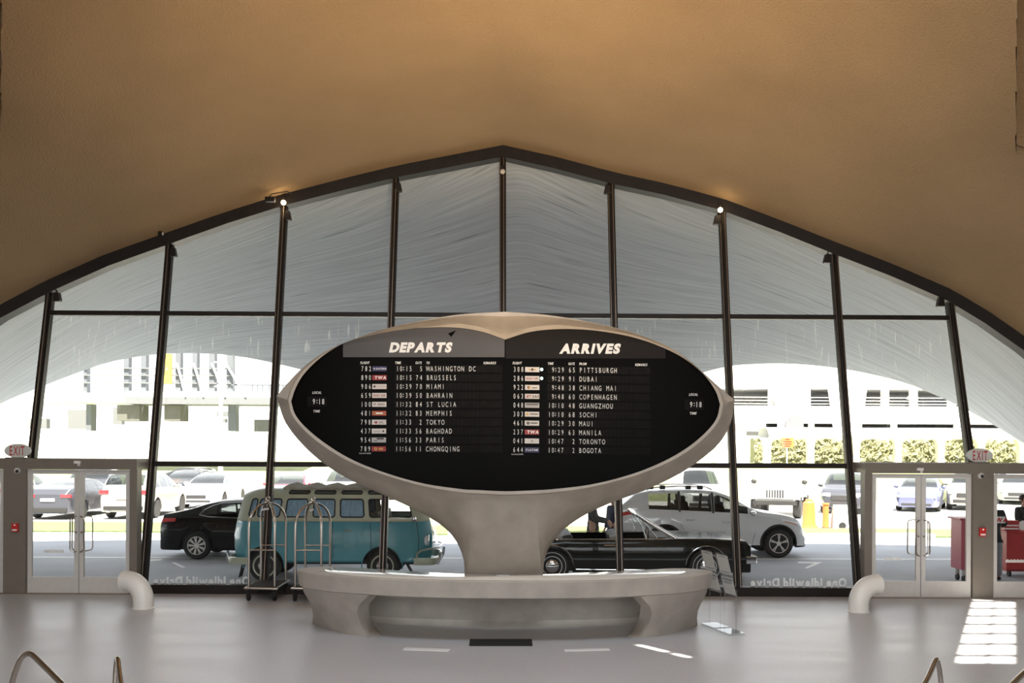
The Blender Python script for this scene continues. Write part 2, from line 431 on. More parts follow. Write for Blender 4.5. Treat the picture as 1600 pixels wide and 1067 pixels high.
# ------------------------------------------------------------------ lettering
_gl = {}
def glyph(ch, bold=0.0):
    k = (ch, bold)
    if k in _gl: return _gl[k]
    cu = bpy.data.curves.new('glyph', 'FONT'); cu.body = ch; cu.size = 1.0; cu.offset = bold; cu.resolution_u = 3
    o = bpy.data.objects.new('glyph', cu); C.objects.link(o)
    bpy.context.view_layer.update()
    me = bpy.data.meshes.new_from_object(o.evaluated_get(bpy.context.evaluated_depsgraph_get()))
    vs = [(v.co.x, v.co.y) for v in me.vertices]; fs = [tuple(p.vertices) for p in me.polygons]
    bpy.data.objects.remove(o); bpy.data.curves.remove(cu); bpy.data.meshes.remove(me)
    _gl[k] = (vs, fs)
    return _gl[k]
_H = None
def text(mb, s, fn, x, y, cap, wide=None, pitch=None, gap=0.15, shear=0.0, bold=0.0, mi=0, mirror=False):
    """s set on a baseline (x, y), y downwards, capitals cap tall; fn maps (px, py) to a point. Returns the end x."""
    hv, _ = glyph('H', 0.0)
    hh = max(v[1] for v in hv); hw = max(v[0] for v in hv) - min(v[0] for v in hv)
    sy = cap / hh; sx = (wide / hw) if wide else sy
    dirn = -1 if mirror else 1
    cx = x
    for ch in s:
        if ch == ' ':
            cx += dirn * (pitch or cap * 0.45); continue
        vs, fs = glyph(ch, bold)
        x0 = min(v[0] for v in vs); x1 = max(v[0] for v in vs)
        w = (x1 - x0) * sx
        st = cx + dirn * ((pitch - w) / 2 if pitch else 0)
        pts = [fn(st + dirn * ((vx - x0) * sx + shear * vy * sy), y - vy * sy) for vx, vy in vs]
        mb.add(pts, [tuple(reversed(f)) for f in fs] if mirror else fs, mi)
        cx += dirn * (pitch if pitch else w + gap * cap)
    return cx
# ================================================================== THE SETTING
struct(MB().bb(-16, 16, -7, 17.6, -0.12, 0), 'floor', 'terrazzo')

CURVE = [(-330, 800), (-240, 695), (-160, 610), (-70, 535), (0, 487), (80, 445), (170, 405), (265, 371), (355, 339), (443, 311), (530, 288), (619, 266), (700, 250), (786, 233),
         (870, 252), (954, 275), (1040, 294), (1128, 318), (1215, 351), (1302, 386), (1390, 420), (1482, 460), (1540, 495), (1600, 537), (1660, 585), (1760, 670), (1850, 760), (1930, 860)]
CW = [W(*p) for p in CURVE]
CX = np.array([p.x for p in CW]); CZ = np.array([p.z for p in CW]); CYv = np.array([p.y for p in CW])
AX = W(786, 233).x
def cz(x): return float(np.interp(x, CX, CZ))
def cy(x): return float(np.interp(x, CX, CYv))

# vault: one plastered shell in a warm-lit tone that springs off the window arch, with a soft fold on the axis
def vault_z(x, y):
    q = cy(x) - y
    return cz(x) + q * (0.10 + 0.021 * abs(x - AX)) - 0.0016 * q * q
def shell(name, xs, ys, limf=None, thick=0.35, dz=0.0):
    mb = MB(); rows = []; top = []
    for t in ys:
        r = []
        for x in xs:
            y1 = cy(x) + 0.02
            y = y1 - t
            xx = x
            if limf:
                lo, hi = limf(y); xx = min(max(x, lo), hi); y = cy(xx) + 0.02 - t
            r.append(Vector((xx, y, vault_z(xx, y) + dz)))
        rows.append(r); top.append([p + Vector((0, 0, thick)) for p in r])
    mb.grid(rows); mb.grid(top, 1)
    for a, b in ((rows[0], top[0]), (rows[-1], top[-1]), ([r[0] for r in rows], [r[0] for r in top]), ([r[-1] for r in rows], [r[-1] for r in top])):
        mb.grid([a, b], 0)
    return struct(mb, name, ['plaster_warmlit', 'roof_top'], smooth=25)
xs = sorted(set(list(np.round(np.linspace(-13.2, 13.2, 67), 3)) + [round(AX, 3)]))
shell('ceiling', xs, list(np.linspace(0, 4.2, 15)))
def lim(y): return (-0.516 * y, 0.5055 * y)
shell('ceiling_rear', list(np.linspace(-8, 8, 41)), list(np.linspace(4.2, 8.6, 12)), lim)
# roof lid over the shells; open only at the skylight slit on the right and at one short slot
def slab(name, poly, z=9.75, t=0.25):
    struct(MB().prism([(x, y, z) for x, y in poly], (0, 0, t)), name, 'plaster_warmlit')
SA, SB = (2.16, 8.85), (2.76, 8.0)      # sun slot
SW_ = 0.13
e1 = lambda y: 0.505 * y + 2.02
slab('ceiling_lid_1', [(-16, 18), (-16, SA[1]), (e1(SA[1]), SA[1]), (e1(14.3), 14.3), (16, 14.3), (16, 18)])
slab('ceiling_lid_2', [(-16, SA[1]), (-16, SB[1]), (SB[0], SB[1]), (SA[0], SA[1])])
slab('ceiling_lid_3', [(SA[0] + SW_, SA[1]), (SB[0] + SW_, SB[1]), (e1(SB[1]), SB[1]), (e1(SA[1]), SA[1])])
slab('ceiling_lid_4', [(-16, SB[1]), (-16, -7), (16, -7), (16, 7.75), (e1(7.75), 7.75), (e1(SB[1]), SB[1])])
slab('ceiling_lid_5', [(e1(7.75) + 0.74, 7.75), (16, 7.75), (16, 14.3), (e1(14.3) + 0.74, 14.3)])
# a bar across the slot
struct(MB().box((2.62, 8.35, 9.8), (0.5, 0.07, 0.1)), 'trim_slot', 'bronze')
# fascias of the neighbouring shells, seen past the folds in the upper corners
for nm, k, dx in (('wall_fascia_left', -0.5075, -0.45), ('wall_fascia_right', 0.505, 3.05)):
    mb = MB(); rws = []
    for y in np.linspace(5.5, 15.2, 12): rws.append([Vector((k * y + dx, y, 5.6)), Vector((k * y + dx, y, 9.8))])
    mb.grid(rws); mb.grid([[p + Vector((0.2 if dx > 0 else -0.2, 0, 0)) for p in r] for r in rws]); struct(mb, nm, 'plaster_warmlit')
for nm, xa_, xb_ in (('wall_fascia_rear_left', -16, -6.9), ('wall_fascia_rear_right', 7.0, 16)):
    rws = [[Vector((x, 14.3, vault_z(max(min(x, 13), -13), 14.3) + 0.05)), Vector((x, 14.3, 9.8))] for x in np.linspace(xa_, xb_, 14)]
    mb = MB(); mb.grid(rws); mb.grid([[p + Vector((0, .12, 0)) for p in r] for r in rws]); struct(mb, nm, 'plaster_warmlit')
# hall walls behind and beside the viewer
struct(MB().bb(-16.2, -15.8, -7, 18, 0, 9.8), 'wall_left', 'wall_paint'); struct(MB().bb(15.8, 16.2, -7, 18, 0, 9.8), 'wall_right', 'wall_paint')
struct(MB().bb(-16, 16, -7.2, -6.8, 0, 1.2).bb(-16, 16, -7.2, -6.8, 6.5, 9.8).bb(-16, -9, -7.2, -6.8, 1.2, 6.5).bb(9, 16, -7.2, -6.8, 1.2, 6.5), 'wall_back', 'wall_paint')
for i_, x_ in enumerate((-9, -4.5, 0, 4.5, 9)): struct(MB().bb(x_ - .08, x_ + .08, -7.1, -6.9, 1.2, 6.5), 'trim_back_%d' % (i_ + 1), 'bronze')
# glazing bars of the skylight slit
mb = MB()
for i in range(9):
    y = 8.24 + i * 0.73
    mb.bar((0.505 * y + 1.45, y, 9.8), (0.505 * y + 2.95, y + 0.05, 9.8), 0.10, 0.06, (0, 1, 0))
mb.bar((0.505 * 7.75 + 2.40, 7.75, 9.85), (0.505 * 14.3 + 2.40, 14.3, 9.85), 0.05, 0.05)
struct(mb, 'trim_1', 'bronze')
# edge beam of the window arch
mb = MB(); rows = []
for i, p in enumerate(CW):
    a = CW[max(i - 1, 0)]; b = CW[min(i + 1, len(CW) - 1)]
    t = (b - a).normalized(); n = Vector((0, WK, 1)).cross(Vector((1, 0, 0))); dn = t.cross(Vector((0, 1, 0))).normalized()
    if dn.z > 0: dn = -dn
    th = 0.17 + 0.03 * max(0, 1 - abs(p.x) / 5)
    q = p + dn * th; q.y = WY0 + WK * q.z
    u = p + Vector((0, 0, 0.05))
    rows.append([u + Vector((0, -0.20, 0)), q + Vector((0, -0.16, 0)), q + Vector((0, 0.16, 0)), u + Vector((0, 0.16, 0))])
mb.grid(rows, closed=True)
struct(mb, 'trim_2', 'bronze', smooth=30)

MUL = [((-115, 560), (-150, 722)), ((80, 452), (50, 721)), ((266, 378), (223.5, 918)), ((445, 318), (413, 918)), ((619, 274), (597, 918)), ((785.5, 242), (785.5, 918)),
       ((954, 283), (969.5, 918)), ((1127.5, 326), (1153, 921)), ((1302, 393), (1341, 921)), ((1482.5, 468), (1517, 729)), ((1672, 600), (1700, 735))]
def mx(i, y):
    (a, b), (c, d) = MUL[i]; return a + (c - a) * (y - b) / (d - b)
trim_n = 3
def trim_name():
    global trim_n; trim_n += 1; return 'trim_%d' % trim_n
for i, (a, b) in enumerate(MUL):
    A, B = W(*a), W(*b)
    A = A + (A - B).normalized() * 0.08
    mb = MB()
    mb.bar(A, B, 0.125, 0.13, (1, 0, 0))
    mb.bar(A + Vector((0, -0.10, 0)), B + Vector((0, -0.10, 0)), 0.06, 0.08, (1, 0, 0))
    mb.bar(A + Vector((0.02, -0.145, 0)), B + Vector((0.02, -0.145, 0)), 0.012, 0.012, (1, 0, 0), 1)  # thin lighter strips paint the glint along the mullion
    mb.bar(A + Vector((-0.05, -0.072, 0)), B + Vector((-0.05, -0.072, 0)), 0.010, 0.012, (1, 0, 0), 1)
    struct(mb, trim_name(), ['bronze', 'bronze_bright'])
def transom(i, y, h):
    a, b = W(mx(i, y[0]), y[0]), W(mx(i + 1, y[1]), y[1])
    mb = MB().bar(a, b, h, 0.12, (0, 0, 1)); struct(mb, trim_name(), 'bronze')
def ymid(x): return 489 + (x - 85) * 8 / 1395
def ylow(x): return 724.5 + (x - 228) * 3.5 / 1110
for i in range(1, 9): transom(i, (ymid(mx(i, 490)), ymid(mx(i + 1, 490))), 0.085)
for i in range(2, 8): transom(i, (ylow(mx(i, 725)), ylow(mx(i + 1, 725))), 0.09)
for (x0, x1, yy) in ((206, 226, 724.5), (1338, 1358, 728)):
    struct(MB().bar(W(x0, yy), W(x1, yy), 0.10, 0.14, (0, 0, 1)), trim_name(), 'bronze')
# base curb of the glass
a, b = FL(218, 928), FL(1349, 932.5)
struct(MB().bb(a.x, b.x, 17.26, 17.52, -0.05, 0.155), 'baseboard_front', 'bronze')

# panes, one window per pane
win_n = 0
def pane(poly, m):
    global win_n; win_n += 1
    struct(MB().prism(poly, (0, 0.012, 0)), 'window_%d' % win_n, m)
def curve_y(x): return float(np.interp(x, [c[0] for c in CURVE], [c[1] for c in CURVE]))
for i in range(0, 10):
    a, b = i, i + 1
    ya, yb = curve_y(MUL[a][0][0]) + 4, curve_y(MUL[b][0][0]) + 4
    xa, xb = MUL[a][0][0], MUL[b][0][0]
    top = [(x, curve_y(x) + 4) for x in np.linspace(xa, xb, 5)]
    lowa, lowb = (722, 722) if i < 2 else ((731, 731) if i > 7 else (918, 920))
    if i in (0, 9):
        pane([W(*p) for p in top] + [W(mx(b, lowb), lowb), W(mx(a, lowa), lowa)], 'glass'); continue
    ma, mb_ = ymid(mx(a, 490)), ymid(mx(b, 490))
    pane([W(*p) for p in top] + [W(mx(b, mb_), mb_), W(mx(a, ma), ma)], 'glass')
    l2a, l2b = (lowa, lowb) if i in (1, 8) else (ylow(mx(a, 725)), ylow(mx(b, 725)))
    pane([W(mx(a, ma), ma), W(mx(b, mb_), mb_), W(mx(b, l2b), l2b), W(mx(a, l2a), l2a)], 'glass_streaked')
    if i not in (1, 8):
        pane([W(mx(a, l2a), l2a), W(mx(b, l2b), l2b), W(mx(b, lowb), lowb), W(mx(a, lowa), lowa)], 'glass')

# ------------------------------------------------------------------ entrance doors in their projecting frames
DY = 17.25
def dX(px): return P(px, 850, DY).x
def dZ(py): return HC - (py - PY) * DY / F
HT = 2.33; HB = 2.14
door_n = 0
def leaf(x0, x1, hinge_left, handle_side, strip=None, sep=None):
    global door_n; door_n += 1
    o = tag(empty('door_%d' % door_n, ((x0 + x1) / 2, DY, 0)), kind='structure')
    w = (x1 - x0) / 2; f = MB(); y0, y1 = -0.025, 0.025
    f.bb(-w, -w + 0.075, y0, y1, 0.012, HB); f.bb(w - 0.075, w, y0, y1, 0.012, HB)
    f.bb(-w + 0.075, w - 0.075, y0, y1, 0.012, 0.285); f.bb(-w + 0.075, w - 0.075, y0, y1, HB - 0.075, HB)
    f.build('leaf_frame', 'aluminium', o)
    MB().bb(-w + 0.075, w - 0.075, -0.006, 0.006, 0.285, HB - 0.075).build('pane', 'glass', o)
    s = handle_side; xh = s * (w - 0.04)
    for d in (-1, 1):
        zz0, zz1 = 0.73, 1.34
        pts = [(xh, d * 0.02, zz1), (xh, d * 0.07, zz1), (xh - s * 0.03 - s * 0.02 * d, d * 0.10, zz1), (xh - s * 0.085 - s * 0.03 * d, d * 0.11, zz1 - 0.02), (xh - s * 0.10 - s * 0.03 * d, d * 0.11, zz1 - 0.06),
               (xh - s * 0.10 - s * 0.03 * d, d * 0.11, zz0 + 0.06), (xh - s * 0.085 - s * 0.03 * d, d * 0.11, zz0 + 0.02), (xh - s * 0.03 - s * 0.02 * d, d * 0.10, zz0), (xh, d * 0.07, zz0), (xh, d * 0.02, zz0)]
        MB().tube(pts, 0.012, 8).build('handle', 'steel', o, smooth=40)
    MB().lathe((xh, -0.03, 1.06), [(0.0, -0.006), (0.016, -0.006), (0.018, 0.006)], 'Y', 12).build('lock', 'steel', o)
    if strip:
        mb = MB(); x = strip[0]
        k = 0
        while x < strip[1] - 0.02:
            ww = 0.018 + 0.010 * ((k * 7) % 3) / 2
            mb.bb(x - (x0 + x1) / 2, x - (x0 + x1) / 2 + ww, -0.009, -0.007, strip[2], strip[2] + 0.045 + 0.012 * ((k * 5) % 2)); x += ww + 0.006; k += 1
        mb.build('lettering', 'white', o)
    return o
def entrance(side, x_in, leaves, posts):
    mb = MB()
    xs_all = [q for l in leaves for q in l] + [x_in]
    lo, hi = min(xs_all), max(xs_all)
    mb.bb(dX(lo), dX(hi), DY - 0.10, DY + 0.70, HB + 0.01, HT)
    for a, b in posts: mb.bb(dX(a), dX(b), DY - 0.08, DY + 0.14, 0, HB + 0.01)
    return struct(mb, 'trim_entrance_%s' % side, 'taupe')
entrance('left', 216.5, [(-165, 8.5), (43, 205)], [(205, 216.5), (8.5, 43), (-178, -165)])
entrance('right', 1348.5, [(1360, 1517), (1549, 1712)], [(1348.5, 1360), (1517, 1549), (1712, 1724)])
def sxz(a, b, y): return (dX(a), dX(b), dZ(y))
leaf(dX(44), dX(123.6), True, 1, sxz(69, 100, 867))
leaf(dX(125), dX(204), False, -1)
leaf(dX(-163), dX(-79), True, 1)
leaf(dX(-77.5), dX(7.5), False, -1, sxz(-60, -28, 867))
leaf(dX(1361), dX(1437.3), True, 1, sxz(1382, 1412, 872.5))
leaf(dX(1438.7), dX(1516), False, -1)
leaf(dX(1550), dX(1630), True, 1, sxz(1571, 1602, 875))
leaf(dX(1631.5), dX(1711), False, -1)
for side, a, b in (('left', -178, 216.5), ('right', 1348.5, 1724)):
    struct(MB().bb(dX(a), dX(b), DY - 0.12, DY + 0.5, -0.02, 0.014), 'trim_threshold_%s' % side, 'bronze_bright')

# things fixed to the door frames
def exit_sign(px, py, where):
    c = P(px, py, DY + 0.02)
    c.z = max(c.z, HT + 0.135)
    o = empty('exit_sign', (c.x, c.y, HT), 0, 'white oval EXIT sign with red letters standing on the %s door frame' % where, 'sign', 'exit signs')
    h = 0.135
    ring = [(0.225 * math.cos(a), -0.03, h + 0.123 * math.sin(a)) for a in np.linspace(0, 2 * math.pi, 41)[:-1]]
    MB().prism(ring, (0, 0.06, 0)).build('sign_plate', 'sign_face', o, bevel=0.008)
    mb = MB()
    text(mb, 'EXIT', lambda x, y: Vector((x, -0.034, -y)), -0.125, -h + 0.078, 0.155, wide=0.062, gap=0.11, bold=0.012)
    mb.build('letters', 'red_sign', o)
    MB().bb(-0.2, 0.16, -0.05, 0.05, 0, 0.022).bb(-0.03, 0.03, -0.025, 0.025, 0.02, 0.06).build('base', 'taupe', o, bevel=0.004)
exit_sign(28, 707, 'left'); exit_sign(1530, 714, 'right')
def alarm(px, py, where):
    c = P(px, py, DY - 0.08)
    o = empty('fire_alarm_pull', (c.x, c.y, c.z), 0, 'small red fire alarm box on the grey post between the %s doors' % where, 'fire alarm', 'fire alarm boxes')
    MB().bb(-0.055, 0.055, -0.05, 0, -0.075, 0.075).build('body', 'red', o, bevel=0.01)
    MB().bb(-0.04, 0.04, -0.058, -0.05, -0.055, -0.025).build('pull_bar', 'white', o, bevel=0.004)
    MB().ball((0, -0.052, 0.045), (0.018, 0.008, 0.016), 6).build('lamp', 'white', o, smooth=60)
alarm(25, 824, 'left'); alarm(1534, 831, 'right')
def dome(px, py, where):
    c = P(px, py, DY - 0.08)
    o = empty('security_camera', (c.x, c.y, c.z), 0, 'small dome security camera high on the %s door post' % where, 'camera', 'dome cameras')
    MB().lathe((0, 0, 0), [(0.052, 0), (0.052, -0.03), (0.045, -0.045), (0.03, -0.05)], 'Y', 20).build('housing', 'aluminium', o, smooth=35)
    MB().ball((0.008, -0.045, -0.012), (0.03, 0.03, 0.03), 8).build('lens', 'black', o, smooth=60)
dome(28, 735, 'left'); dome(1532, 743, 'right')
def sensor(px, py, where):
    c = P(px, py, DY - 0.10)
    o = empty('door_sensor', (c.x, c.y, c.z), 0, 'little white motion sensor above the meeting stiles of the %s doors' % where, 'sensor', 'door sensors')
    MB().bb(-0.055, 0.055, -0.05, 0.0, -0.004, 0.045).build('housing', 'white', o, bevel=0.006)
    MB().bb(0.0, 0.045, -0.035, 0.0, -0.045, -0.004).build('eye', 'aluminium', o, bevel=0.005)
sensor(122, 724, 'left'); sensor(1436.5, 735, 'right')

# fittings at the heads of the mullions
def flood(px, py, s, label):
    c = W(px, py, -0.10)
    o = empty('spotlight', (c.x, c.y, c.z), 0, label, 'spotlight', 'small spotlights on the mullions')
    MB().tube([(s * -0.07, 0.05, 0.13), (s * -0.02, 0.0, 0.12), (0, 0, 0.06)], 0.013, 8).build('bracket', 'bronze', o, smooth=40)
    mb = MB()
    pts = [(-0.05, .08), (0.035, .08), (0.065, -0.06), (0.06, -0.085), (-0.07, -0.085)]
    mb.prism([(s * x, -0.06, z) for x, z in pts], (0, 0.12, 0)); mb.build('housing', 'bronze', o, bevel=0.012)
for px, py, s, l in ((90, 464, 1, 'black spotlight on the leftmost leaning mullion, lowest on the left slope'), (271, 394, 1, 'black spotlight on the second mullion from the left'),
                     (450, 337, 1, 'black spotlight under the lit round bulb left of the board'), (623, 293, 1, 'black spotlight on the mullion just left of the central mullion'),
                     (949, 296, -1, 'black spotlight on the mullion just right of the central mullion'), (1120, 344, -1, 'black spotlight under the lit round bulb right of the board'),
                     (1292, 404, -1, 'black spotlight on the second mullion from the right'), (1469, 472, -1, 'black spotlight on the rightmost leaning mullion, lowest on the right slope')):
    flood(px, py, s, l)
def bulb(px, py, on, label):
    c = W(px, py, -0.26)
    o = empty('globe_lamp', (c.x, c.y, c.z), 0, label, 'lamp', 'globe lamps on the arch')
    MB().ball((0, 0, 0), 0.048, 10).build('globe', 'bulb' if on else 'bulb_off', o, smooth=80)
    MB().lathe((0, 0, 0.045), [(0.03, 0), (0.035, 0.05), (0.02, 0.07)], 'Z', 14).build('socket', 'bronze', o, smooth=35)
    MB().tube([(0, 0, 0.1), (0, 0.05, 0.12), (0, 0.26, 0.1)], 0.012, 8).build('bracket', 'bronze', o, smooth=40)
    if on:
        l = bpy.data.lights.new('globe_light', 'POINT'); l.energy = 1.0; l.color = (1, .75, .45); l.shadow_soft_size = 0.06
        lo = bpy.data.objects.new('globe_light', l); C.objects.link(lo); lo.parent = o; lo.location = (0, -0.1, -0.02)
bulb(443, 316.5, True, 'lit globe bulb on the arch above the luggage trolleys'); bulb(785.5, 268, False, 'unlit clear globe bulb at the top of the central mullion'); bulb(1125.5, 328, True, 'lit globe bulb on the right slope of the arch')
c = W(432, 311, -0.35)
o = empty('projector_lamp', (c.x, c.y - 0.1, c.z - 0.02), 0, 'black lamp head with a wire arm on the ceiling edge left of the board', 'lamp')
MB().bb(-0.18, 0.0, -0.06, 0.06, -0.06, 0.03).build('head', 'bronze', o, bevel=0.015)
MB().tube([(-0.12, 0, 0.03), (-0.06, 0, 0.09), (0.22, 0, 0.14), (0.30, 0.02, 0.10)], 0.010, 8).build('arm', 'bronze', o, smooth=40)
c = W(251, 367.5, -0.3)
o = empty('ceiling_sensor', (c.x, c.y, c.z + 0.02), 0, 'tiny dark sensor stuck to the vault above the second mullion', 'sensor')
MB().bb(-0.04, 0.03, -0.04, 0.04, -0.03, 0.05).build('housing', 'bronze', o, bevel=0.01); MB().bb(0.03, 0.05, -0.02, 0.02, -0.02, 0.03).build('window', 'aluminium', o)

# white lettering on the lower panes, read from outside
def street(x0, x1, y, where):
    hv, _ = glyph('H', 0.03)
    mb = MB(); cap = 12.5
    tmp = MB(); xe = text(tmp, 'One Idlewild Drive', lambda a, b: Vector((a, b, 0)), 0, 0, cap, gap=0.13, bold=0.055, mirror=True)
    k = (x1 - x0) / abs(xe)
    text(mb, 'One Idlewild Drive', lambda a, b: W(a, b, -0.012), x1, y, cap, wide=None, gap=0.13, bold=0.055, mirror=True) if False else None
    text(mb, 'One Idlewild Drive', lambda a, b: W(x1 + (a - x1) * k, b, -0.012), x1, y, cap, gap=0.13, bold=0.055, mirror=True)
    o = mb.build('address_lettering', 'vinyl'); tag(o, 'white mirrored address lettering low on the %s pane' % where, 'lettering', 'address lettering')
street(238, 391, 914, 'left glass'); street(1171, 1323, 916.5, 'right glass')

# ------------------------------------------------------------------ canopy outside
mb = MB()
edge_px = [(-330, 900), (-160, 745), (-70, 668), (0, 631), (60, 606), (150, 572), (205, 559), (260, 552.5), (330, 552.5), (380, 558), (430, 568), (520, 590), (640, 622), (787, 655), (930, 625), (1050, 595), (1135, 573), (1180, 569), (1215, 568), (1260, 570),
           (1320, 577), (1375, 588), (1430, 604), (1510, 640), (1595, 690), (1680, 745), (1800, 840), (1930, 960)]
EY = lambda px: 26.5 + 0.7 * math.cos((px - 787) / 480 * math.pi) * 0 
n = 121
inner = resample([(p.x, p.y, p.z) for p in [W(x, y) + Vector((0, 0.02, 0.04)) for x, y in CURVE]], n)
ep = resample(smooth_poly([(x, y) for x, y in edge_px], 6), 241)
# match by X so that the marks sweep evenly
def edge_at(px):
    xs_ = [e[0] for e in ep]; return float(np.interp(px, xs_, [e[1] for e in ep]))
rows = []; uvrow = []
NT = 14
for i, a in enumerate(inner):
    pxi = PX + a[0] / a[1] * F
    pe = pxi + (786 - pxi) * 0.06
    e = P(pe, edge_at(pe), EY(pe))
    col = []
    for j in range(NT + 1):
        t = j / NT
        p = Vector(a).lerp(e, t); p.z += 0.45 * math.sin(math.pi * t) * (0.4 + 0.6 * min(1, abs(a[0]) / 4))
        col.append(p)
    rows.append(col)
mb.grid(rows)
nv = len(mb.v)
top = [[p + Vector((0, 0.0, 0.30)) for p in r] for r in rows]
mb.grid(top)
mb.grid([[r[-1] for r in rows], [r[-1] for r in top]]); mb.grid([[r[0] for r in rows], [r[0] for r in top]])
o = struct(mb, 'ceiling_canopy', ['canopy'], smooth=30)
me = o.data; ul_ = me.uv_layers.new(name='UVMap')
# u along the sweep, v across it
key = {}
for i, r in enumerate(rows):
    for j, p in enumerate(r): key[(round(p.x, 3), round(p.y, 3), round(p.z, 3))] = (i / n, j / NT * 0.9 - 2.1 * abs(i / n - 0.5) ** 1.12)
    for j, p in enumerate(top[i]): key[(round(p.x, 3), round(p.y, 3), round(p.z, 3))] = (i / n, j / NT)
for l in me.loops:
    co = me.vertices[l.vertex_index].co
    ul_.data[l.index].uv = key.get((round(co.x, 3), round(co.y, 3), round(co.z, 3)), (0, 0))
# ================================================================== INFORMATION DESK AND FLIGHT BOARD
desk = empty('information_desk', (BX, 13.6, 0), 0, 'sculpted concrete information desk with an eye-shaped black flight board on a pedestal', 'information desk')
DO = Vector((BX, 13.6, 0))
def dpart(mb, name, m, parent=None, **k):
    mb.v = [tuple(Vector(v) - DO) for v in mb.v]
    return mb.build(name, m, parent or desk, **k)

N1 = 26
def chain(*segs):
    out = []
    for pts, n in segs: out += resample(smooth_poly(pts, 8), n + 1)[:-1]
    return out
pan = chain(
    ([(455, 627), (462, 606), (476, 583), (502, 558), (536, 537), (580, 522), (640, 513.5), (705, 511.5), (750, 517.5), (789, 530.5)], 2 * N1),
    ([(789, 530.5), (829, 518.5), (876, 514), (930, 516.5), (985, 526), (1032, 541.5), (1070, 561), (1100, 586), (1118, 611), (1125, 632)], 2 * N1),
    ([(1125, 632), (1119, 655), (1100, 678), (1070, 702), (1030, 724), (980, 743), (920, 757.5), (860, 764.5), (835, 766)], 2 * N1),
    ([(835, 766), (790, 767.5), (744, 765.5)], 12),
    ([(744, 765.5), (720, 764), (660, 755), (600, 738), (550, 718), (510, 694), (478, 668), (461, 647), (455, 627)], 2 * N1))
sil = chain(
    ([(432, 619), (455, 592), (478, 570), (510, 548), (550, 531), (600, 514), (660, 500.5), (720, 491), (789, 487)], 2 * N1),
    ([(789, 487), (850, 491.5), (910, 500.5), (970, 514), (1020, 530.5), (1060, 550), (1092, 576), (1122, 603), (1148, 625)], 2 * N1),
    ([(1148, 625), (1142, 660), (1125, 691), (1095, 718), (1060, 741), (1010, 765), (960, 783.5), (915, 804), (880, 828), (860, 852), (850.5, 875), (848, 895), (849, 930)], 2 * N1),
    ([(849, 930), (788, 930), (726, 930)], 12),
    ([(726, 930), (726, 895), (724, 872), (713, 846), (695, 825), (660, 802), (610, 778), (550, 751), (510, 727), (475, 697), (446, 660), (432, 619)], 2 * N1))
NP = len(pan)
cen = np.array([790.0, 640.0])
def toward(a, b, d):
    v = b - a; L = np.linalg.norm(v)
    return a + v / max(L, 1e-6) * min(d, L * 0.5)
i_top0, i_top1 = 0, 4 * N1            # upper lid
i_b0, i_b1 = 6 * N1, 6 * N1 + 12      # foot of the column
def silY(i, p):
    xw = abs(p[0] - 788.5)
    if i_b0 <= i <= i_b1: return 13.80 + 0.10 * (xw / 62.0)
    base = BY0 + BK * xw * 13.4 / F
    if i <= i_top1: return base + 0.10 + 0.12 * min(1, xw / 340)
    # lower bowl: runs from the tips back into the pedestal flank
    return base + 0.24 + (13.94 - BY0 - 0.24) * max(0, min(1, (p[1] - 625) / 240.0)) - BK * xw * 13.4 / F * max(0, min(1, (p[1] - 625) / 240.0))
rings = []
A = [BP(p[0], p[1], 0.06) for p in pan]                       # reveal behind the lip
HF = [max(0.0, 1 - abs(p[0] - 789) / 300) if i <= i_top1 else 0.0 for i, p in enumerate(pan)]
LP = [1 - min(1, 3 * h) for h in HF]
B = [BP(p[0], p[1], -0.05 * LP[i]) for i, p in enumerate(pan)]
lipw = []
for i in range(NP):
    up = i <= i_top1
    q = toward(pan[i], sil[i], 5.0)
    lipw.append(q)
Cc = [BP(q[0], q[1], -0.065 * LP[i] - 0.02 * (1 - LP[i])) for i, q in enumerate(lipw)]
Dd = [BP(*toward(pan[i], sil[i], 7.0), -0.02 * LP[i] - 0.03 * (1 - LP[i])) for i in range(NP)]
rings = [A, B, Cc, Dd]
for t in (0.25, 0.5, 0.78, 0.81, 1.0):
    r = []
    for i in range(NP):
        a = toward(pan[i], sil[i], 7.0); b = sil[i]
        p = a + (b - a) * t
        y0 = Dd[i].y; y1 = silY(i, sil[i])
        if i <= i_top1:
            # the hood leans out over the panel towards the middle
            yr = y0 + 0.05 * (1 - HF[i]) - 0.34 * HF[i]
            yy = y0 + (yr - y0) * min(1, t / 0.8)
            if t > 0.99: yy = yr + 0.02
        else:
            yy = y0 + (y1 - y0) * (t ** 1.15)
        r.append(P(p[0], p[1], yy))
    rings.append(r)
# back of the shell
E0 = []; E1 = []; E2 = []
for i in range(NP):
    s = rings[-1][i]
    if i_b0 <= i <= i_b1:
        k = abs(sil[i][0] - 788.5) / 62.0
        E0.append(Vector((s.x, 13.98 + 0.10 * (1 - k), s.z))); E1.append(E0[-1] + Vector((0, 0.0, 0.35))); E2.append(Vector((s.x, 14.35, s.z + 0.7)))
    else:
        E0.append(s + Vector((0, 0.04, 0)))
        c0 = Vector((BX, s.y, 3.1)); k = 0.93
        E1.append(Vector((c0.x + (s.x - c0.x) * k, s.y + 0.22, c0.z + (s.z - c0.z) * k)))
        E2.append(Vector((c0.x + (s.x - c0.x) * 0.62, 14.35, c0.z + (s.z - c0.z) * 0.66)))
rings += [E0, E1, E2]
mb = MB(); mb.grid(rings, closed=True)
o0 = len(mb.v) - NP
cc = sum(E2, Vector()) / NP
mb.v.append(tuple(cc))
for j in range(NP): mb.f.append([o0 + j, o0 + (j + 1) % NP, len(mb.v) - 1]); mb.m.append(0)
board_shell = dpart(mb, 'board_shell', 'concrete', smooth=32)

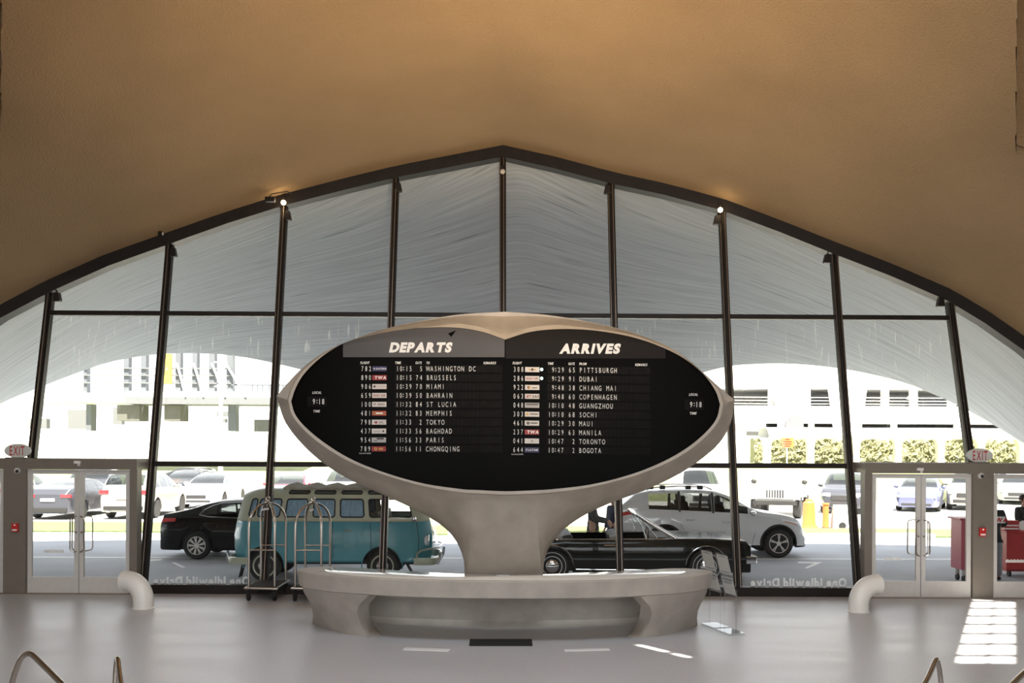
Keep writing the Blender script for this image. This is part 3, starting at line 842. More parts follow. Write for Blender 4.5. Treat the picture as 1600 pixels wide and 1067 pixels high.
# display panels, one each side of the fold
def panel(name, side):
    idx = [i for i in range(NP)]
    pts = [np.array(p) for p in pan]
    poly = []
    for p in pts:
        if (side < 0 and p[0] <= 789.5) or (side > 0 and p[0] >= 789.5): poly.append(p)
    # split at the fold
    if side < 0:
        left = [p for p in pts[0:2 * N1 + 1]] + [np.array((789.0, 767.4))] + [p for p in pts[6 * N1:] if p[0] < 789]
        poly = left
    else:
        poly = [p for p in pts[2 * N1:6 * N1 + 1]] + [p for p in pts[6 * N1 + 1:] if p[0] > 789] + [np.array((789.0, 767.4))]
    mb = MB(); mb.prism([BP(p[0], p[1], 0.0) for p in poly], (0, 0.05, 0))
    return dpart(mb, name, 'panel_black')
panL = panel('departures_panel', -1); lab(panL, 'glossy black departures panel')
panR = panel('arrivals_panel', 1); lab(panR, 'glossy black arrivals panel')
def sub(mb, name, m, par): return dpart(mb, name, m, par, fix=False)
def bq(px, py): return BP(px, py, -0.012)
def bq2(px, py): return BP(px, py, -0.016)
def quad(mb, x0, x1, y0, y1, mi=0, fn=bq, n=1):
    for i in range(n):
        a, b = x0 + (x1 - x0) * i / n, x0 + (x1 - x0) * (i + 1) / n
        mb.add([fn(a, y1), fn(b, y1), fn(b, y0), fn(a, y0)], [(0, 1, 2, 3)], mi)
    return mb
# heading strips (reflected light painted as a slightly lighter sheet) and titles
def strip(par, x0, x1, y1, lo, hi, m='panel_reflection'):
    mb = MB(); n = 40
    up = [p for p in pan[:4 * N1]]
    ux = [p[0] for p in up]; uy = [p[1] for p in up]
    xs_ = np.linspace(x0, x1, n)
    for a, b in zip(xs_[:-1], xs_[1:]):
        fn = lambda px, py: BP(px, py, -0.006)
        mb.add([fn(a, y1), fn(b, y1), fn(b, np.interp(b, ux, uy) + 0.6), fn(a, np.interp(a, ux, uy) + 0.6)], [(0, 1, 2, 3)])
    return sub(mb, 'heading_reflection', m, par)
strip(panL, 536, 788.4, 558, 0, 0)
strip(panR, 790, 1040, 560, 0, 0, 'panel_reflection_dim')
mb = MB(); text(mb, 'DEPARTS', bq, 608, 549.5, 13.5, wide=11.4, gap=0.08, shear=0.22, bold=0.06); sub(mb, 'heading', 'letter', panL)
mb = MB(); text(mb, 'ARRIVES', bq, 874, 551.5, 13.5, wide=11.7, gap=0.085, shear=0.22, bold=0.06); sub(mb, 'heading', 'letter', panR)
def colheads(par, items):
    for s, x, y, w in items:
        mb = MB(); tmp = MB(); e = text(tmp, s, lambda a, b: Vector((a, b, 0)), 0, 0, 3.6, gap=0.16, shear=0.2, bold=0.03)
        text(mb, s, lambda a, b, x=x, k=w / e: bq(x + (a - x) * k, b), x, y, 3.6, gap=0.16, shear=0.2, bold=0.03)
        sub(mb, 'column_heading', 'letter', par)
colheads(panL, [('FLIGHT', 563, 568.6, 14.5), ('TIME', 617, 568.6, 9.5), ('GATE', 649, 568.6, 10), ('TO', 666, 568.8, 5.5), ('REMARKS', 755.5, 568.9, 19.5),
                ('LOCAL', 488, 615.2, 14.5), ('TIME', 489, 644.2, 11)])
colheads(panR, [('FLIGHT', 801, 569, 14.5), ('TIME', 855.5, 569.8, 9.5), ('GATE', 888, 570.1, 10), ('FROM', 905, 570.3, 11.5), ('REMARKS', 992.5, 571.7, 19),
                ('LOCAL', 1076.5, 618.2, 14), ('TIME', 1077.5, 647.5, 11)])
# flap windows, flight rows and airline plates
def row(par, y, dx, yk, x, flight, time, gate, dest, plate):
    # x: (flight, plate, time, gate, dest, end) in photo pixels
    def fn(a, b): return bq(a, b + yk * (a - x[0]))
    def fn2(a, b): return bq2(a, b + yk * (a - x[0]))
    mb = MB()
    quad(mb, x[2] - 2, x[2] + 28.5, y - 5.7, y + 5.7, 0, lambda a, b: BP(a, b + yk * (a - x[0]), -0.004))
    quad(mb, x[3] - 1.5, x[3] + 12.5, y - 5.7, y + 5.7, 0, lambda a, b: BP(a, b + yk * (a - x[0]), -0.004))
    quad(mb, x[4] - 1.5, x[5], y - 5.7, y + 5.7, 0, lambda a, b: BP(a, b + yk * (a - x[0]), -0.004))
    for k in range(14): quad(mb, x[4] + 4.6 + k * 6.1, x[4] + 5.2 + k * 6.1, y - 5.7, y + 5.7, 1, lambda a, b: BP(a, b + yk * (a - x[0]), -0.006))
    sub(mb, 'flap_unit', ['flap', 'panel_black'], par)
    cap = 7.6; base = y + cap / 2
    mb = MB(); text(mb, flight, fn, x[0], base, cap, wide=3.8, pitch=5.95, bold=0.0); sub(mb, 'flight_lettering', 'letter', par)
    hh, mm = time; mb = MB()
    tx = x[2]
    if len(hh) == 2: text(mb, hh, fn, tx - 0.9, base, cap, wide=3.8, pitch=5.6, bold=0.0)
    else: text(mb, hh, fn, tx + 4.2, base, cap, wide=3.8, pitch=6, bold=0.0)
    for dy in (-2.0, 1.6): quad(mb, tx + 10.7, tx + 12.0, y + dy - 0.7, y + dy + 0.7, 0, fn)
    text(mb, mm, fn, tx + 13.6, base, cap, wide=3.8, pitch=5.9, bold=0.0); sub(mb, 'time_lettering', 'letter', par)
    mb = MB(); text(mb, gate.rjust(2), fn, x[3], base, cap, wide=3.8, pitch=6.1, bold=0.0); sub(mb, 'gate_lettering', 'letter', par)
    mb = MB(); text(mb, dest, fn, x[4], base, cap, wide=3.8, pitch=6.02, bold=0.0); sub(mb, 'destination_lettering', 'letter', par)
    # airline plate
    pb, art = plate
    mb = MB(); quad(mb, x[1], x[1] + 22.5, y - 3.9, y + 3.9, 0, fn)
    ms = [pb, 'letter', 'plate_ink', 'plate_red', 'plate_gold']
    X0 = x[1]
    for a in art:
        k = a[0]
        if k == 't': text(mb, a[1], fn2, X0 + a[2], y + a[4] / 2, a[4], gap=0.12, bold=a[6] if len(a) > 6 else 0.03, shear=a[5], mi=a[3])
        elif k == 'b': quad(mb, X0 + a[1], X0 + a[2], y + a[3], y + a[4], a[5], fn2)
        elif k == 'd':
            ring = [fn2(X0 + a[1] + a[2] * math.cos(q), y + (a[3] if len(a) > 4 else 0) + a[2] * math.sin(-q)) for q in np.linspace(0, 2 * math.pi, 13)[:-1]]
            mb.add(ring, [tuple(range(12))], a[-1])
    sub(mb, 'airline_plate', ms, par)
TWA = ('plate_red', [('t', 'TWA', 3.6, 1, 4.4, 0.12, 0.045)])
GULF = ('plate_white', [('t', 'GULF AIR', 1.6, 3, 2.9, 0.0)])
PL = {
 '782': ('plate_blue', [('d', 3.0, 1.1, 1), ('t', 'EASTERN', 5.6, 1, 2.4, 0.1)]),
 '890': TWA, '906': ('plate_white', [('d', 3.6, 1.9, 2), ('b', 7, 21, -1.2, 1.2, 0), ('t', 'NATIONAL', 7.2, 3, 2.2, 0.0, 0.01)]),
 '659': GULF, '100': ('plate_white', [('b', 2, 6, -1.0, 0.2, 2), ('t', 'BWIA', 9, 2, 2.6, 0.2)]),
 '481': ('plate_red', [('b', 0.5, 22, -2.0, -1.0, 4), ('b', 0.5, 22, 1.0, 2.0, 4), ('b', 6, 17, -1.2, 1.2, 1)]),
 '798': ('plate_white', [('d', 6.5, 2.3, 3), ('b', 4, 9, -2.2, -0.8, 0), ('t', 'JAL', 11, 2, 3.6, 0.0, 0.0)]),
 '437': ('plate_white', [('b', 2, 14, -1.4, 1.2, 0), ('d', 18, 1.6, 2), ('b', 3, 14, 0.2, 0.9, 2)]),
 '954': ('plate_gray', [('b', 8, 19, -3.4, -0.8, 2), ('b', 3, 9, 0.6, 1.6, 2), ('b', 12, 20, 0.8, 2.0, 0)]),
 '789': ('plate_red', [('d', 6.5, 2.4, 4), ('b', 5.3, 7.7, -1.0, 1.0, 0), ('b', 11, 18, -1.6, -0.4, 4), ('b', 11, 18, 0.4, 1.6, 4)]),
 '308': ('plate_white', [('b', 6, 17, -0.9, 0.9, 4), ('d', 11.3, 2.1, 2)]),
 '286': GULF, '922': ('plate_white', [('d', 6.5, 2.4, 4), ('b', 4, 6, -2, 2, 2), ('b', 11, 19, 0.0, 1.2, 2)]),
 '063': ('plate_white', [('t', 'JET', 1.6, 3, 3.6, 0.2), ('t', 'SAS', 11.5, 2, 3.8, 0.2)]),
 '048': ('plate_gray', [('b', 2, 21, -2.6, -0.8, 2), ('b', 2, 21, 0.6, 0.9, 2)]),
 '303': ('plate_white', [('d', 4.0, 2.0, 4), ('b', 8, 21, -0.9, 0.4, 2)]),
 '461': ('plate_white', [('d', 5.2, 2.4, 2), ('b', 4.9, 5.7, -1.6, 1.6, 0), ('b', 9, 20, -0.9, 0.6, 2)]),
 '237': TWA, '041': ('plate_white', [('d', 11.5, 1.4, 2), ('d', 11.5, 0.9, 0)]),
 '644': ('plate_blue', [('t', 'FLYDEAL', 2.0, 1, 2.8, 0.25)]),
}
PL['644'] = ('plate_blue', [('t', 'F LATAM', 2.0, 1, 2.8, 0.25)])
LEFT = [('782', ('10', '15'), '5', 'WASHINGTON DC'), ('890', ('10', '15'), '74', 'BRUSSELS'), ('906', ('10', '39'), '70', 'MIAMI'), ('659', ('10', '39'), '50', 'BAHRAIN'), ('100', ('11', '32'), '84', 'ST LUCIA'),
        ('481', ('11', '32'), '83', 'MEMPHIS'), ('798', ('11', '33'), '2', 'TOKYO'), ('437', ('11', '33'), '56', 'BAGHDAD'), ('954', ('11', '56'), '33', 'PARIS'), ('789', ('11', '56'), '11', 'CHONGQING')]
RIGHT = [('308', ('9', '29'), '65', 'PITTSBURGH'), ('286', ('9', '29'), '91', 'DUBAI'), ('922', ('9', '48'), '38', 'CHIANG MAI'), ('063', ('9', '48'), '60', 'COPENHAGEN'), ('048', ('10', '10'), '48', 'GUANGZHOU'),
         ('303', ('10', '10'), '68', 'SOCHI'), ('461', ('10', '29'), '30', 'MAUI'), ('237', ('10', '29'), '63', 'MANILA'), ('041', ('10', '47'), '2', 'TORONTO'), ('644', ('10', '47'), '2', 'BOGOTA')]
for i, (f, t, g, d) in enumerate(LEFT):
    y = 576.0 + i * 13.92; s = -0.14 * i
    row(panL, y, 0, 0.001, (563.3 + s, 581.8 + s, 619.2 + s, 648.8 + s, 665.8 + s, 786 - 1), f, t, g, d, PL[f])
for i, (f, t, g, d) in enumerate(RIGHT):
    y = 577.0 + i * 13.95; s = -0.08 * i
    row(panR, y, 0, 0.012, (801.2 + s, 820.4 + s, 857 + s, 887.5 + s, 904.6 + s, 1016), f, t, g, d, PL[f])
for y in (577.2, 591.1):
    mb = MB(); ring = [BP(846.3 + 2.4 * math.cos(q), y - 2.4 * math.sin(q), -0.02) for q in np.linspace(0, 2 * math.pi, 17)[:-1]]
    mb.add(ring, [tuple(range(16))]); sub(mb, 'boarding_light', 'green_lamp', panR)
for par, x, y in ((panL, 487.5, 627.4), (panR, 1077, 632)):
    mb = MB(); quad(mb, x - 7, x + 23, y - 8, y + 8, 0, lambda a, b: BP(a, b, -0.004)); sub(mb, 'clock_window', 'flap', par)
    mb = MB(); cap = 8; b = y + 4
    text(mb, '9', bq, x, b, cap, wide=4.4, pitch=6, bold=0.012)
    for dy in (-2, 1.8): quad(mb, x + 7.2, x + 8.4, y + dy - .7, y + dy + .7)
    text(mb, '18', bq, x + 9, b, cap, wide=4.4, pitch=5.6, bold=0.012)
    sub(mb, 'clock_digits', 'letter', par)
for par, x, y in ((panL, 561, 708.3), (panR, 799, 709.8)):
    mb = MB(); text(mb, 'SOLARI UDINE', bq, x, y + 0.9, 1.9, gap=0.1, bold=0.02); sub(mb, 'maker_lettering', 'letter_dim', par)
# the little torn corner of film on the departures heading
mb = MB(); mb.add([bq(700, 521), bq(713, 516), bq(705, 526.5)], [(0, 2, 1)]); sub(mb, 'film_tear', 'panel_black', panL)

# counter: a crescent slab
ZT, ZB = 0.85, 0.61
def mirror_pts(pts): return [np.array((2 * BX - p[0], p[1])) for p in reversed(pts)]
fr = [(-0.0 + BX, 12.86), (0.75 + BX, 12.89), (1.45 + BX, 13.02), (2.10 + BX, 13.26), (2.55 + BX, 13.52), (2.80 + BX, 13.78), (2.92 + BX, 13.98)]
bk = [(2.90 + BX, 14.10), (2.72 + BX, 14.26), (2.42 + BX, 14.32), (1.85 + BX, 14.08), (1.2 + BX, 13.80), (0.55 + BX, 13.58), (0.0 + BX, 13.5)]
fr_s = smooth_poly(fr, 6); bk_s = smooth_poly(bk, 6)
def outline(front, back):
    right = front + back
    left = mirror_pts(front)[:-1] ; leftb = mirror_pts(back)
    return left + right + leftb[1:]
ol = outline(fr_s, bk_s)
def ring_at(pts, z, c=None, k=0.0):
    out = []
    n_ = len(pts)
    for i in range(n_):
        a, b = np.array(pts[i - 1]), np.array(pts[(i + 1) % n_]); t = b - a; nn = np.array((t[1], -t[0])); nn = nn / max(np.linalg.norm(nn), 1e-6)
        q = np.array(pts[i]) - nn * k
        out.append(Vector((q[0], q[1], z)))
    return out
def slab_rings(pts, levels):
    mb = MB(); rs = [ring_at(pts, z, None, k) for z, k in levels]
    mb.grid(rs, closed=True)
    n_ = len(pts)
    base = len(mb.v) - n_ * len(levels)
    mb.f.append([base + i for i in reversed(range(n_))]); mb.m.append(0)
    mb.f.append([base + n_ * (len(levels) - 1) + i for i in range(n_)]); mb.m.append(0)
    return mb
counter = dpart(slab_rings(ol, [(ZB, 0.06), (ZB + 0.015, 0.035), (ZT - 0.012, 0.0), (ZT, 0.012)]), 'counter', 'concrete_fair', smooth=35)
fi = [(BX, 12.95), (BX + 0.75, 12.98), (BX + 1.45, 13.11), (BX + 2.05, 13.36), (BX + 2.38, 13.62), (BX + 2.52, 13.88)]
bi = [(BX + 2.50, 14.08), (BX + 2.36, 14.20), (BX + 1.85, 14.02), (BX + 1.2, 13.75), (BX + 0.62, 13.55), (BX, 13.47)]
il = outline(smooth_poly(fi, 6), smooth_poly(bi, 6))
inlay = dpart(slab_rings(il, [(ZT - 0.004, 0), (ZT + 0.004, 0), (ZT + 0.006, 0.004)]), 'counter_inlay', 'cream_gloss', smooth=35)
lab(inlay, 'glossy cream inlaid counter top')
# knee wall under the counter, flaring into the floor
rows = []
for z, w, d, yc in ((0, 2.35, 0.62, 14.88), (0.02, 2.28, 0.56, 14.87), (0.08, 2.22, 0.50, 14.86), (0.25, 2.18, 0.50, 14.80), (0.5, 2.2, 0.54, 14.72), (0.62, 2.3, 0.60, 14.66)):
    r = []
    for a in np.linspace(0, 2 * math.pi, 65)[:-1]:
        x = w * math.cos(a); y = d * math.sin(a)
        y = y - 0.10 * max(0, 1 - abs(x) / 0.7) * (1 if y < 0 else 0)
        r.append(Vector((BX + x, yc + y + 0.06 * (x / w) ** 2, z)))
    rows.append(r)
mb = MB(); mb.grid(rows, closed=True)
mb.f.append(list(range(64))); mb.m.append(0); mb.f.append(list(range(5 * 64, 6 * 64))); mb.m.append(0)
dpart(mb, 'knee_wall', 'concrete_fair', smooth=35)
# shallow bowls slung under the counter
for s in (-1, 1):
    c = P(788.5 + s * 143, 938, 13.55)
    rows = []
    for k, (rr, z) in enumerate(((1.0, 0.615), (0.94, 0.59), (0.8, 0.565), (0.55, 0.545), (0.2, 0.535))):
        rows.append([Vector((BX + s * 1.22 + 0.58 * rr * math.cos(a), 13.46 + 0.17 * s * 0 + 0.30 * rr * math.sin(a) + 0.12 * rr * math.cos(a) * s, z)) for a in np.linspace(0, 2 * math.pi, 33)[:-1]])
    mb = MB(); mb.grid(rows, closed=True); mb.f.append(list(range(4 * 32, 5 * 32))); mb.m.append(0); mb.f.append(list(range(32))); mb.m.append(0)
    dpart(mb, 'under_bowl', 'concrete_fair', smooth=50)
# legs: curved blades that sweep from the counter edge down to the floor
px_rows = [[(1006, 937), (1034, 935.5), (1066, 931), (1093, 924), (1108, 916)],
           [(1015, 947), (1041, 946), (1069, 942), (1090, 937), (1103, 929)],
           [(1019, 959), (1043, 957), (1068, 953), (1086, 948.5), (1095.5, 942)],
           [(1015, 973), (1041, 970), (1066, 965.5), (1082, 960), (1090.5, 954)],
           [(1009, 985), (1036, 982), (1060, 977), (1079, 971), (1089, 965.5)],
           [(1003, 997), (1030, 994), (1055, 989), (1077, 982.5), (1090, 976.5)]]
foot = [FL(*p) for p in px_rows[-1]]
topp = []
u_front = [(1.80 + BX, 13.17), (2.06 + BX, 13.30), (2.38 + BX, 13.48), (2.68 + BX, 13.72), (2.84 + BX, 13.95)]
for p in u_front: topp.append(Vector((p[0], p[1], ZB + 0.005)))
rows = []
for k, pr in enumerate(px_rows):
    t = k / (len(px_rows) - 1); r = []
    for j, p in enumerate(pr):
        Y = topp[j].y + (foot[j].y - topp[j].y) * (t ** 1.0) + 0.10 * math.sin(math.pi * t)
        r.append(topp[j] if k == 0 else (foot[j] if k == len(px_rows) - 1 else P(p[0], p[1], Y)))
    r = [Vector(q) for q in resample(smooth_poly(r, 6), 17)]
    rows.append(r)
inn_px = [(999, 936.5), (1001, 946), (1000, 958), (997.5, 972), (991, 985), (981, 994.5)]
def leg_mesh(s):
    fr_ = []; bk_ = []
    for k, r in enumerate(rows):
        t = k / (len(rows) - 1)
        Yi = r[0].y + 0.20
        ip = FL(*inn_px[k]) if k == len(rows) - 1 else P(*inn_px[k], Yi)
        if k == 0: ip = Vector((r[0].x - 0.02, r[0].y + 0.26, ZB + 0.005))
        b = []
        for j, p in enumerate(r):
            q = j / (len(r) - 1)
            off = Vector((-0.18 - 0.10 * q, 0.24, 0)) * (1.0 - 0.75 * q ** 3)
            e = p + off
            if j == 0: e = ip
            b.append(e)
        fr_.append(list(r) + list(reversed(b)))
    mb = MB(); m = [[Vector((BX + s * (p.x - BX), p.y, p.z)) for p in r] for r in fr_]
    mb.grid(m, closed=True)
    n_ = len(m[0]); mb.f.append(list(range(n_))); mb.m.append(0); mb.f.append(list(range((len(m) - 1) * n_, len(m) * n_))); mb.m.append(0)
    return mb
for s in (-1, 1): dpart(leg_mesh(s), 'leg', 'concrete_fair', smooth=38)
# a small pale card on the counter by the pedestal
a = P(800, 901, 13.3)
o = MB().bb(-0.09, 0.09, -0.035, 0.035, 0, 0.006).build('notice_card', 'paper'); o.location = (BX - 0.02 + 0.0, 13.38, ZT + 0.0065)
tag(o, 'small white card lying on the desk top in front of the pedestal', 'card')
# ================================================================== THINGS ON THE HALL FLOOR
def elbow(px, py, s, label):
    c = FL(px, py)
    o = empty('floor_vent', (c.x, c.y, 0), 0, label, 'air vent', 'elbow shaped air vents')
    r, Rb = 0.158, 0.30
    ang = R(15)
    d = Vector((s * math.cos(ang), math.sin(ang), 0))
    pts = [Vector((0, 0, 0.0)), Vector((0, 0, 0.06)), Vector((0, 0, 0.12))]
    for a in np.linspace(0, 90, 15)[1:]:
        pts.append(d * (Rb * (1 - math.cos(R(a)))) + Vector((0, 0, 0.12 + Rb * math.sin(R(a)))))
    pts.append(pts[-1] + d * 0.05)
    MB().tube(pts, r, 32, caps=False).build('pipe', 'vent_white', o, smooth=40)
    e = pts[-1]
    # rolled rim and dark mouth
    side = Vector((-d.y, d.x, 0))
    ring = lambda rr, off: [e + d * off + (side * math.cos(q) + Vector((0, 0, 1)) * math.sin(q)) * rr for q in np.linspace(0, 2 * math.pi, 33)[:-1]]
    mb = MB(); mb.grid([ring(r, -0.001), ring(r + 0.004, 0.004), ring(r - 0.006, 0.010), ring(r - 0.018, 0.0), ring(r - 0.02, -0.16)], closed=True)
    mb.build('rim', 'vent_white', o, smooth=50)
    mb = MB(); q = ring(r - 0.022, -0.12); mb.add(q, [tuple(range(32))]); mb.build('mouth', 'dark', o)
    MB().lathe((0, 0, 0), [(0.175, 0), (0.175, 0.012), (0.16, 0.016)], 'Z', 32).build('floor_flange', 'vent_white', o, smooth=35)
elbow(224, 950, -1, 'white elbow pipe vent on the floor by the left doors, mouth to the left')
elbow(1341.5, 955.5, 1, 'white elbow pipe vent on the floor by the right doors, mouth to the right')

# luggage trolleys
def trolley(loc):
    o = empty('luggage_trolley', loc, 0, 'brushed steel birdcage luggage trolley standing clear of the desk, left one', 'luggage trolley', 'birdcage luggage trolleys')
    W2, L2 = 0.215, 0.40
    posts = {(sx, sy): Vector((sx * W2, sy * L2, 0)) for sx in (-1, 1) for sy in (-1, 1)}
    zp, zs, ztop = 0.235, 1.22, 1.60
    for (sx, sy) in ((-1, -1), (1, -1)):
        a, b = posts[(sx, sy)], posts[(-sx, -sy)]
        pts = [a + Vector((0, 0, zp)), a + Vector((0, 0, 0.7)), a + Vector((0, 0, zs))]
        for q in np.linspace(0, math.pi, 17)[1:-1]:
            k = math.cos(q); pts.append(a * k + Vector((0, 0, zs + (ztop - zs + (0.012 if sx > 0 else 0)) * math.sin(q) ** 0.9)))
        pts += [b + Vector((0, 0, zs)), b + Vector((0, 0, 0.7)), b + Vector((0, 0, zp))]
        MB().tube(pts, 0.021, 12).build('hoop', 'steel', o, smooth=40)
    for sy, z in ((-1, 0.845), (1, 0.845)):
        MB().tube([(-W2, sy * L2, z), (W2, sy * L2, z)], 0.014, 10).build('crossbar', 'steel', o, smooth=40)
    f = MB(); w, l = W2 + 0.045, L2 + 0.06
    f.tube([(-w, -l, 0.215), (w, -l, 0.215), (w, l, 0.215), (-w, l, 0.215)], 0.022, 10, closed=True); f.build('bumper_rail', 'steel', o, smooth=40)
    MB().bb(-w + 0.01, w - 0.01, -l + 0.01, l - 0.01, 0.185, 0.235).build('platform', 'carpet', o, bevel=0.008)
    g = MB().tube([Vector((0.032 * math.cos(q), 0, 1.675 + 0.032 * math.sin(q))) for q in np.linspace(0, 2 * math.pi, 17)[:-1]], 0.009, 8, closed=True)
    g.lathe((0, 0, 0), [(0.035, 1.59), (0.036, 1.62), (0.02, 1.64)], 'Z', 14).build('top_ring', 'steel', o, smooth=40)
    for sx in (-1, 1):
        for sy in (-1, 1):
            x, y = sx * (W2 - 0.0), sy * (L2 + 0.0)
            k = MB().bb(x - 0.035, x + 0.035, y - 0.04, y + 0.04, 0.178, 0.192)
            k.bb(x - 0.036, x - 0.027, y - 0.03, y + 0.03, 0.06, 0.17); k.bb(x + 0.027, x + 0.036, y - 0.03, y + 0.03, 0.06, 0.17)
            c = k.build('caster', 'dark', o)
            MB().lathe((x, y, 0.09), [(0.03, -0.024), (0.082, -0.022), (0.09, -0.010), (0.09, 0.010), (0.082, 0.022), (0.03, 0.024)], 'X', 20).build('wheel', 'rubber', c, smooth=35)
    t = MB(); t.tube([(0.0, -0.03, 1.6), (-0.02, -0.05, 1.54)], 0.003, 6)
    t.box((-0.035, -0.055, 1.50), (0.13, 0.006, 0.035), Matrix.Rotation(R(-8), 3, 'Y')); t.build('tag', 'paper', o)
    return o
t1 = trolley((-4.14, 16.92, 0))
t2 = copy_tree(t1, None, (-3.37, 16.92, 0), 'brushed steel birdcage luggage trolley partly hidden behind the desk, right one')
for ch in t2.children:
    if ch.name.startswith('tag'):
        me = ch.data.copy(); ch.data = me
        for v in me.vertices: v.co.z -= 0.01; v.co.x = v.co.x * 0.5

# acrylic sign stands
def stand(loc, label):
    o = empty('sign_stand', loc, 0, label, 'sign stand', 'clear acrylic sign stands by the desk end')
    u = Vector((0.28, -0.96, 0)).normalized(); nrm = Vector((0.96, 0.28, 0)); up = Vector((-0.24, -0.05, 0.97)).normalized()
    rot = Matrix((u, nrm, Vector((0, 0, 1)))).transposed()
    MB().box((0, 0, 0.016), (0.40, 0.26, 0.03), rot).build('base_plate', 'acrylic', o, bevel=0.006)
    for s in (-1, 1):
        p = u * (s * 0.165)
        MB().tube([p + Vector((0, 0, 0.03)), p + Vector((0, 0, 0.62))], 0.011, 10).build('post', 'acrylic', o, smooth=40)
    c0 = Vector((0, 0, 0.52))
    prot = Matrix((u, up.cross(u) * -1, up)).transposed()
    MB().box(c0 + up * 0.30, (0.36, 0.012, 0.62), prot).build('sign_holder', 'acrylic', o, bevel=0.003)
    pn = (up.cross(u)).normalized()
    def sheet(z0, z1, name, lines, side):
        mb = MB()
        q = lambda a, z, off: c0 + u * a + up * z + pn * off
        mb.add([q(-0.165, z0, side), q(0.165, z0, side), q(0.165, z1, side), q(-0.165, z1, side)], [(0, 1, 2, 3), (3, 2, 1, 0)][:1])
        pg = mb.build(name, 'paper', o, fix=False)
        mb = MB()
        for off in (0.0015, -0.0015):
            for (a, b, z, h) in lines: mb.add([q(a, z, side + off), q(b, z, side + off), q(b, z + h, side + off), q(a, z + h, side + off)], [(0, 1, 2, 3)])
        mb.build('print', 'ink', pg, fix=False)
    sheet(0.31, 0.59, 'notice_sheet', [(-0.10, 0.10, 0.56, 0.012), (-0.13, 0.13, 0.335, 0.012)], 0.009)
    sheet(0.02, 0.27, 'leaflet_sheet', [(-0.14, 0.14, 0.225, 0.022), (-0.12, 0.12, 0.195, 0.008), (-0.12, 0.08, 0.175, 0.008)], 0.009)
    mb = MB()
    for z in (0.29, 0.0): mb.box(c0 + up * z + pn * 0.02, (0.35, 0.03, 0.02), prot)
    mb.build('pocket', 'acrylic', o)
    return o
p = FL(1141, 989)
stand((p.x, p.y, 0), 'clear acrylic sign stand beside the right end of the desk, the nearer of two')
stand((p.x - 0.12, p.y + 0.46, 0), 'clear acrylic sign stand beside the right end of the desk, the farther of two')

# floor fittings in front of the desk
def floor_quad(px0, px1, y0, y1): return FL(px0, y1), FL(px1, y1), FL(px1 - 1, y0), FL(px0 + 1, y0)
q = [FL(733, 1009.5), FL(832, 1009.5), FL(831, 999.5), FL(734, 999.5)]
mb = MB().prism(q, (0, 0, 0.012)); o = mb.build('floor_mat', 'rubber', origin=sum(q, Vector()) / 4, bevel=0.004)
tag(o, 'flat black rubber mat on the floor before the desk', 'mat')
e = empty
ctr = o.location.copy()
def plate(pts, label):
    q = [FL(*p) for p in pts]; c = sum(q, Vector()) / 4
    o = MB().prism(q, (0, 0, 0.006)).build('floor_plate', 'plate_bright', origin=c, bevel=0.002)
    tag(o, label, 'floor plate', 'metal floor plates before the desk')
plate([(629, 1015.5), (700, 1018), (704, 1014.5), (633, 1012)], 'long thin bright metal floor plate left of the black mat')
plate([(883, 1018), (953, 1016), (951, 1013), (881, 1015)], 'long thin bright metal floor plate right of the black mat')

# stair handrails at the lower edge of the view
def rail(pts, r, label, parts=True):
    P3 = [P(*p) for p in pts]
    P3 = smooth_poly(P3, 6)
    o = MB().tube([Vector(p) for p in P3], r, 14).build('handrail', 'steel', smooth=40)
    tag(o, label, 'handrail', 'polished stair handrails')
rail([(-4, 1180, 8.75), (17, 1075, 8.7), (27, 1042, 8.68), (35, 1026, 8.65), (47, 1021.5, 8.6), (60, 1032, 8.5), (97, 1069, 8.2), (150, 1125, 7.8), (215, 1195, 7.5)], 0.024, 'bent steel handrail at the lower left corner, the outer one with a long slope')
rail([(178, 1190, 8.7), (179, 1100, 8.7), (181, 1045, 8.7), (183, 1030, 8.68), (185, 1034, 8.6), (189, 1065, 8.4), (205, 1160, 7.8), (215, 1240, 7.5)], 0.022, 'narrow bent steel handrail end seen end-on at lower left')
rail([(1420, 1110, 7.9), (1447, 1064, 8.35), (1459, 1038, 8.6), (1463, 1031, 8.68), (1465.5, 1036, 8.72), (1470, 1066, 8.75), (1480, 1190, 8.75)], 0.022, 'narrow bent steel handrail end at lower right below the sun patch')
rail([(1545, 1110, 7.9), (1584, 1067, 8.3), (1604, 1048, 8.55), (1620, 1036, 8.65), (1634, 1050, 8.7), (1660, 1190, 8.75)], 0.024, 'bent steel handrail cut by the lower right corner of the view')
# ================================================================== VEHICLES
ZG = -0.20
def tab(pts):
    xs_ = np.array([p[0] for p in pts], float); ys_ = np.array([p[1] for p in pts], float)
    h = np.diff(xs_); d = np.diff(ys_) / h; m = np.zeros(len(xs_))
    for i in range(1, len(xs_) - 1):
        if d[i - 1] * d[i] > 0:
            w1, w2 = 2 * h[i] + h[i - 1], h[i] + 2 * h[i - 1]; m[i] = (w1 + w2) / (w1 / d[i - 1] + w2 / d[i])
    m[0], m[-1] = d[0], d[-1]
    def f(x):
        x = min(max(x, xs_[0]), xs_[-1]); i = int(min(max(np.searchsorted(xs_, x) - 1, 0), len(h) - 1))
        t = (x - xs_[i]) / h[i]
        return float((2 * t ** 3 - 3 * t * t + 1) * ys_[i] + (t ** 3 - 2 * t * t + t) * h[i] * m[i] + (-2 * t ** 3 + 3 * t * t) * ys_[i + 1] + (t ** 3 - t * t) * h[i] * m[i + 1])
    return f
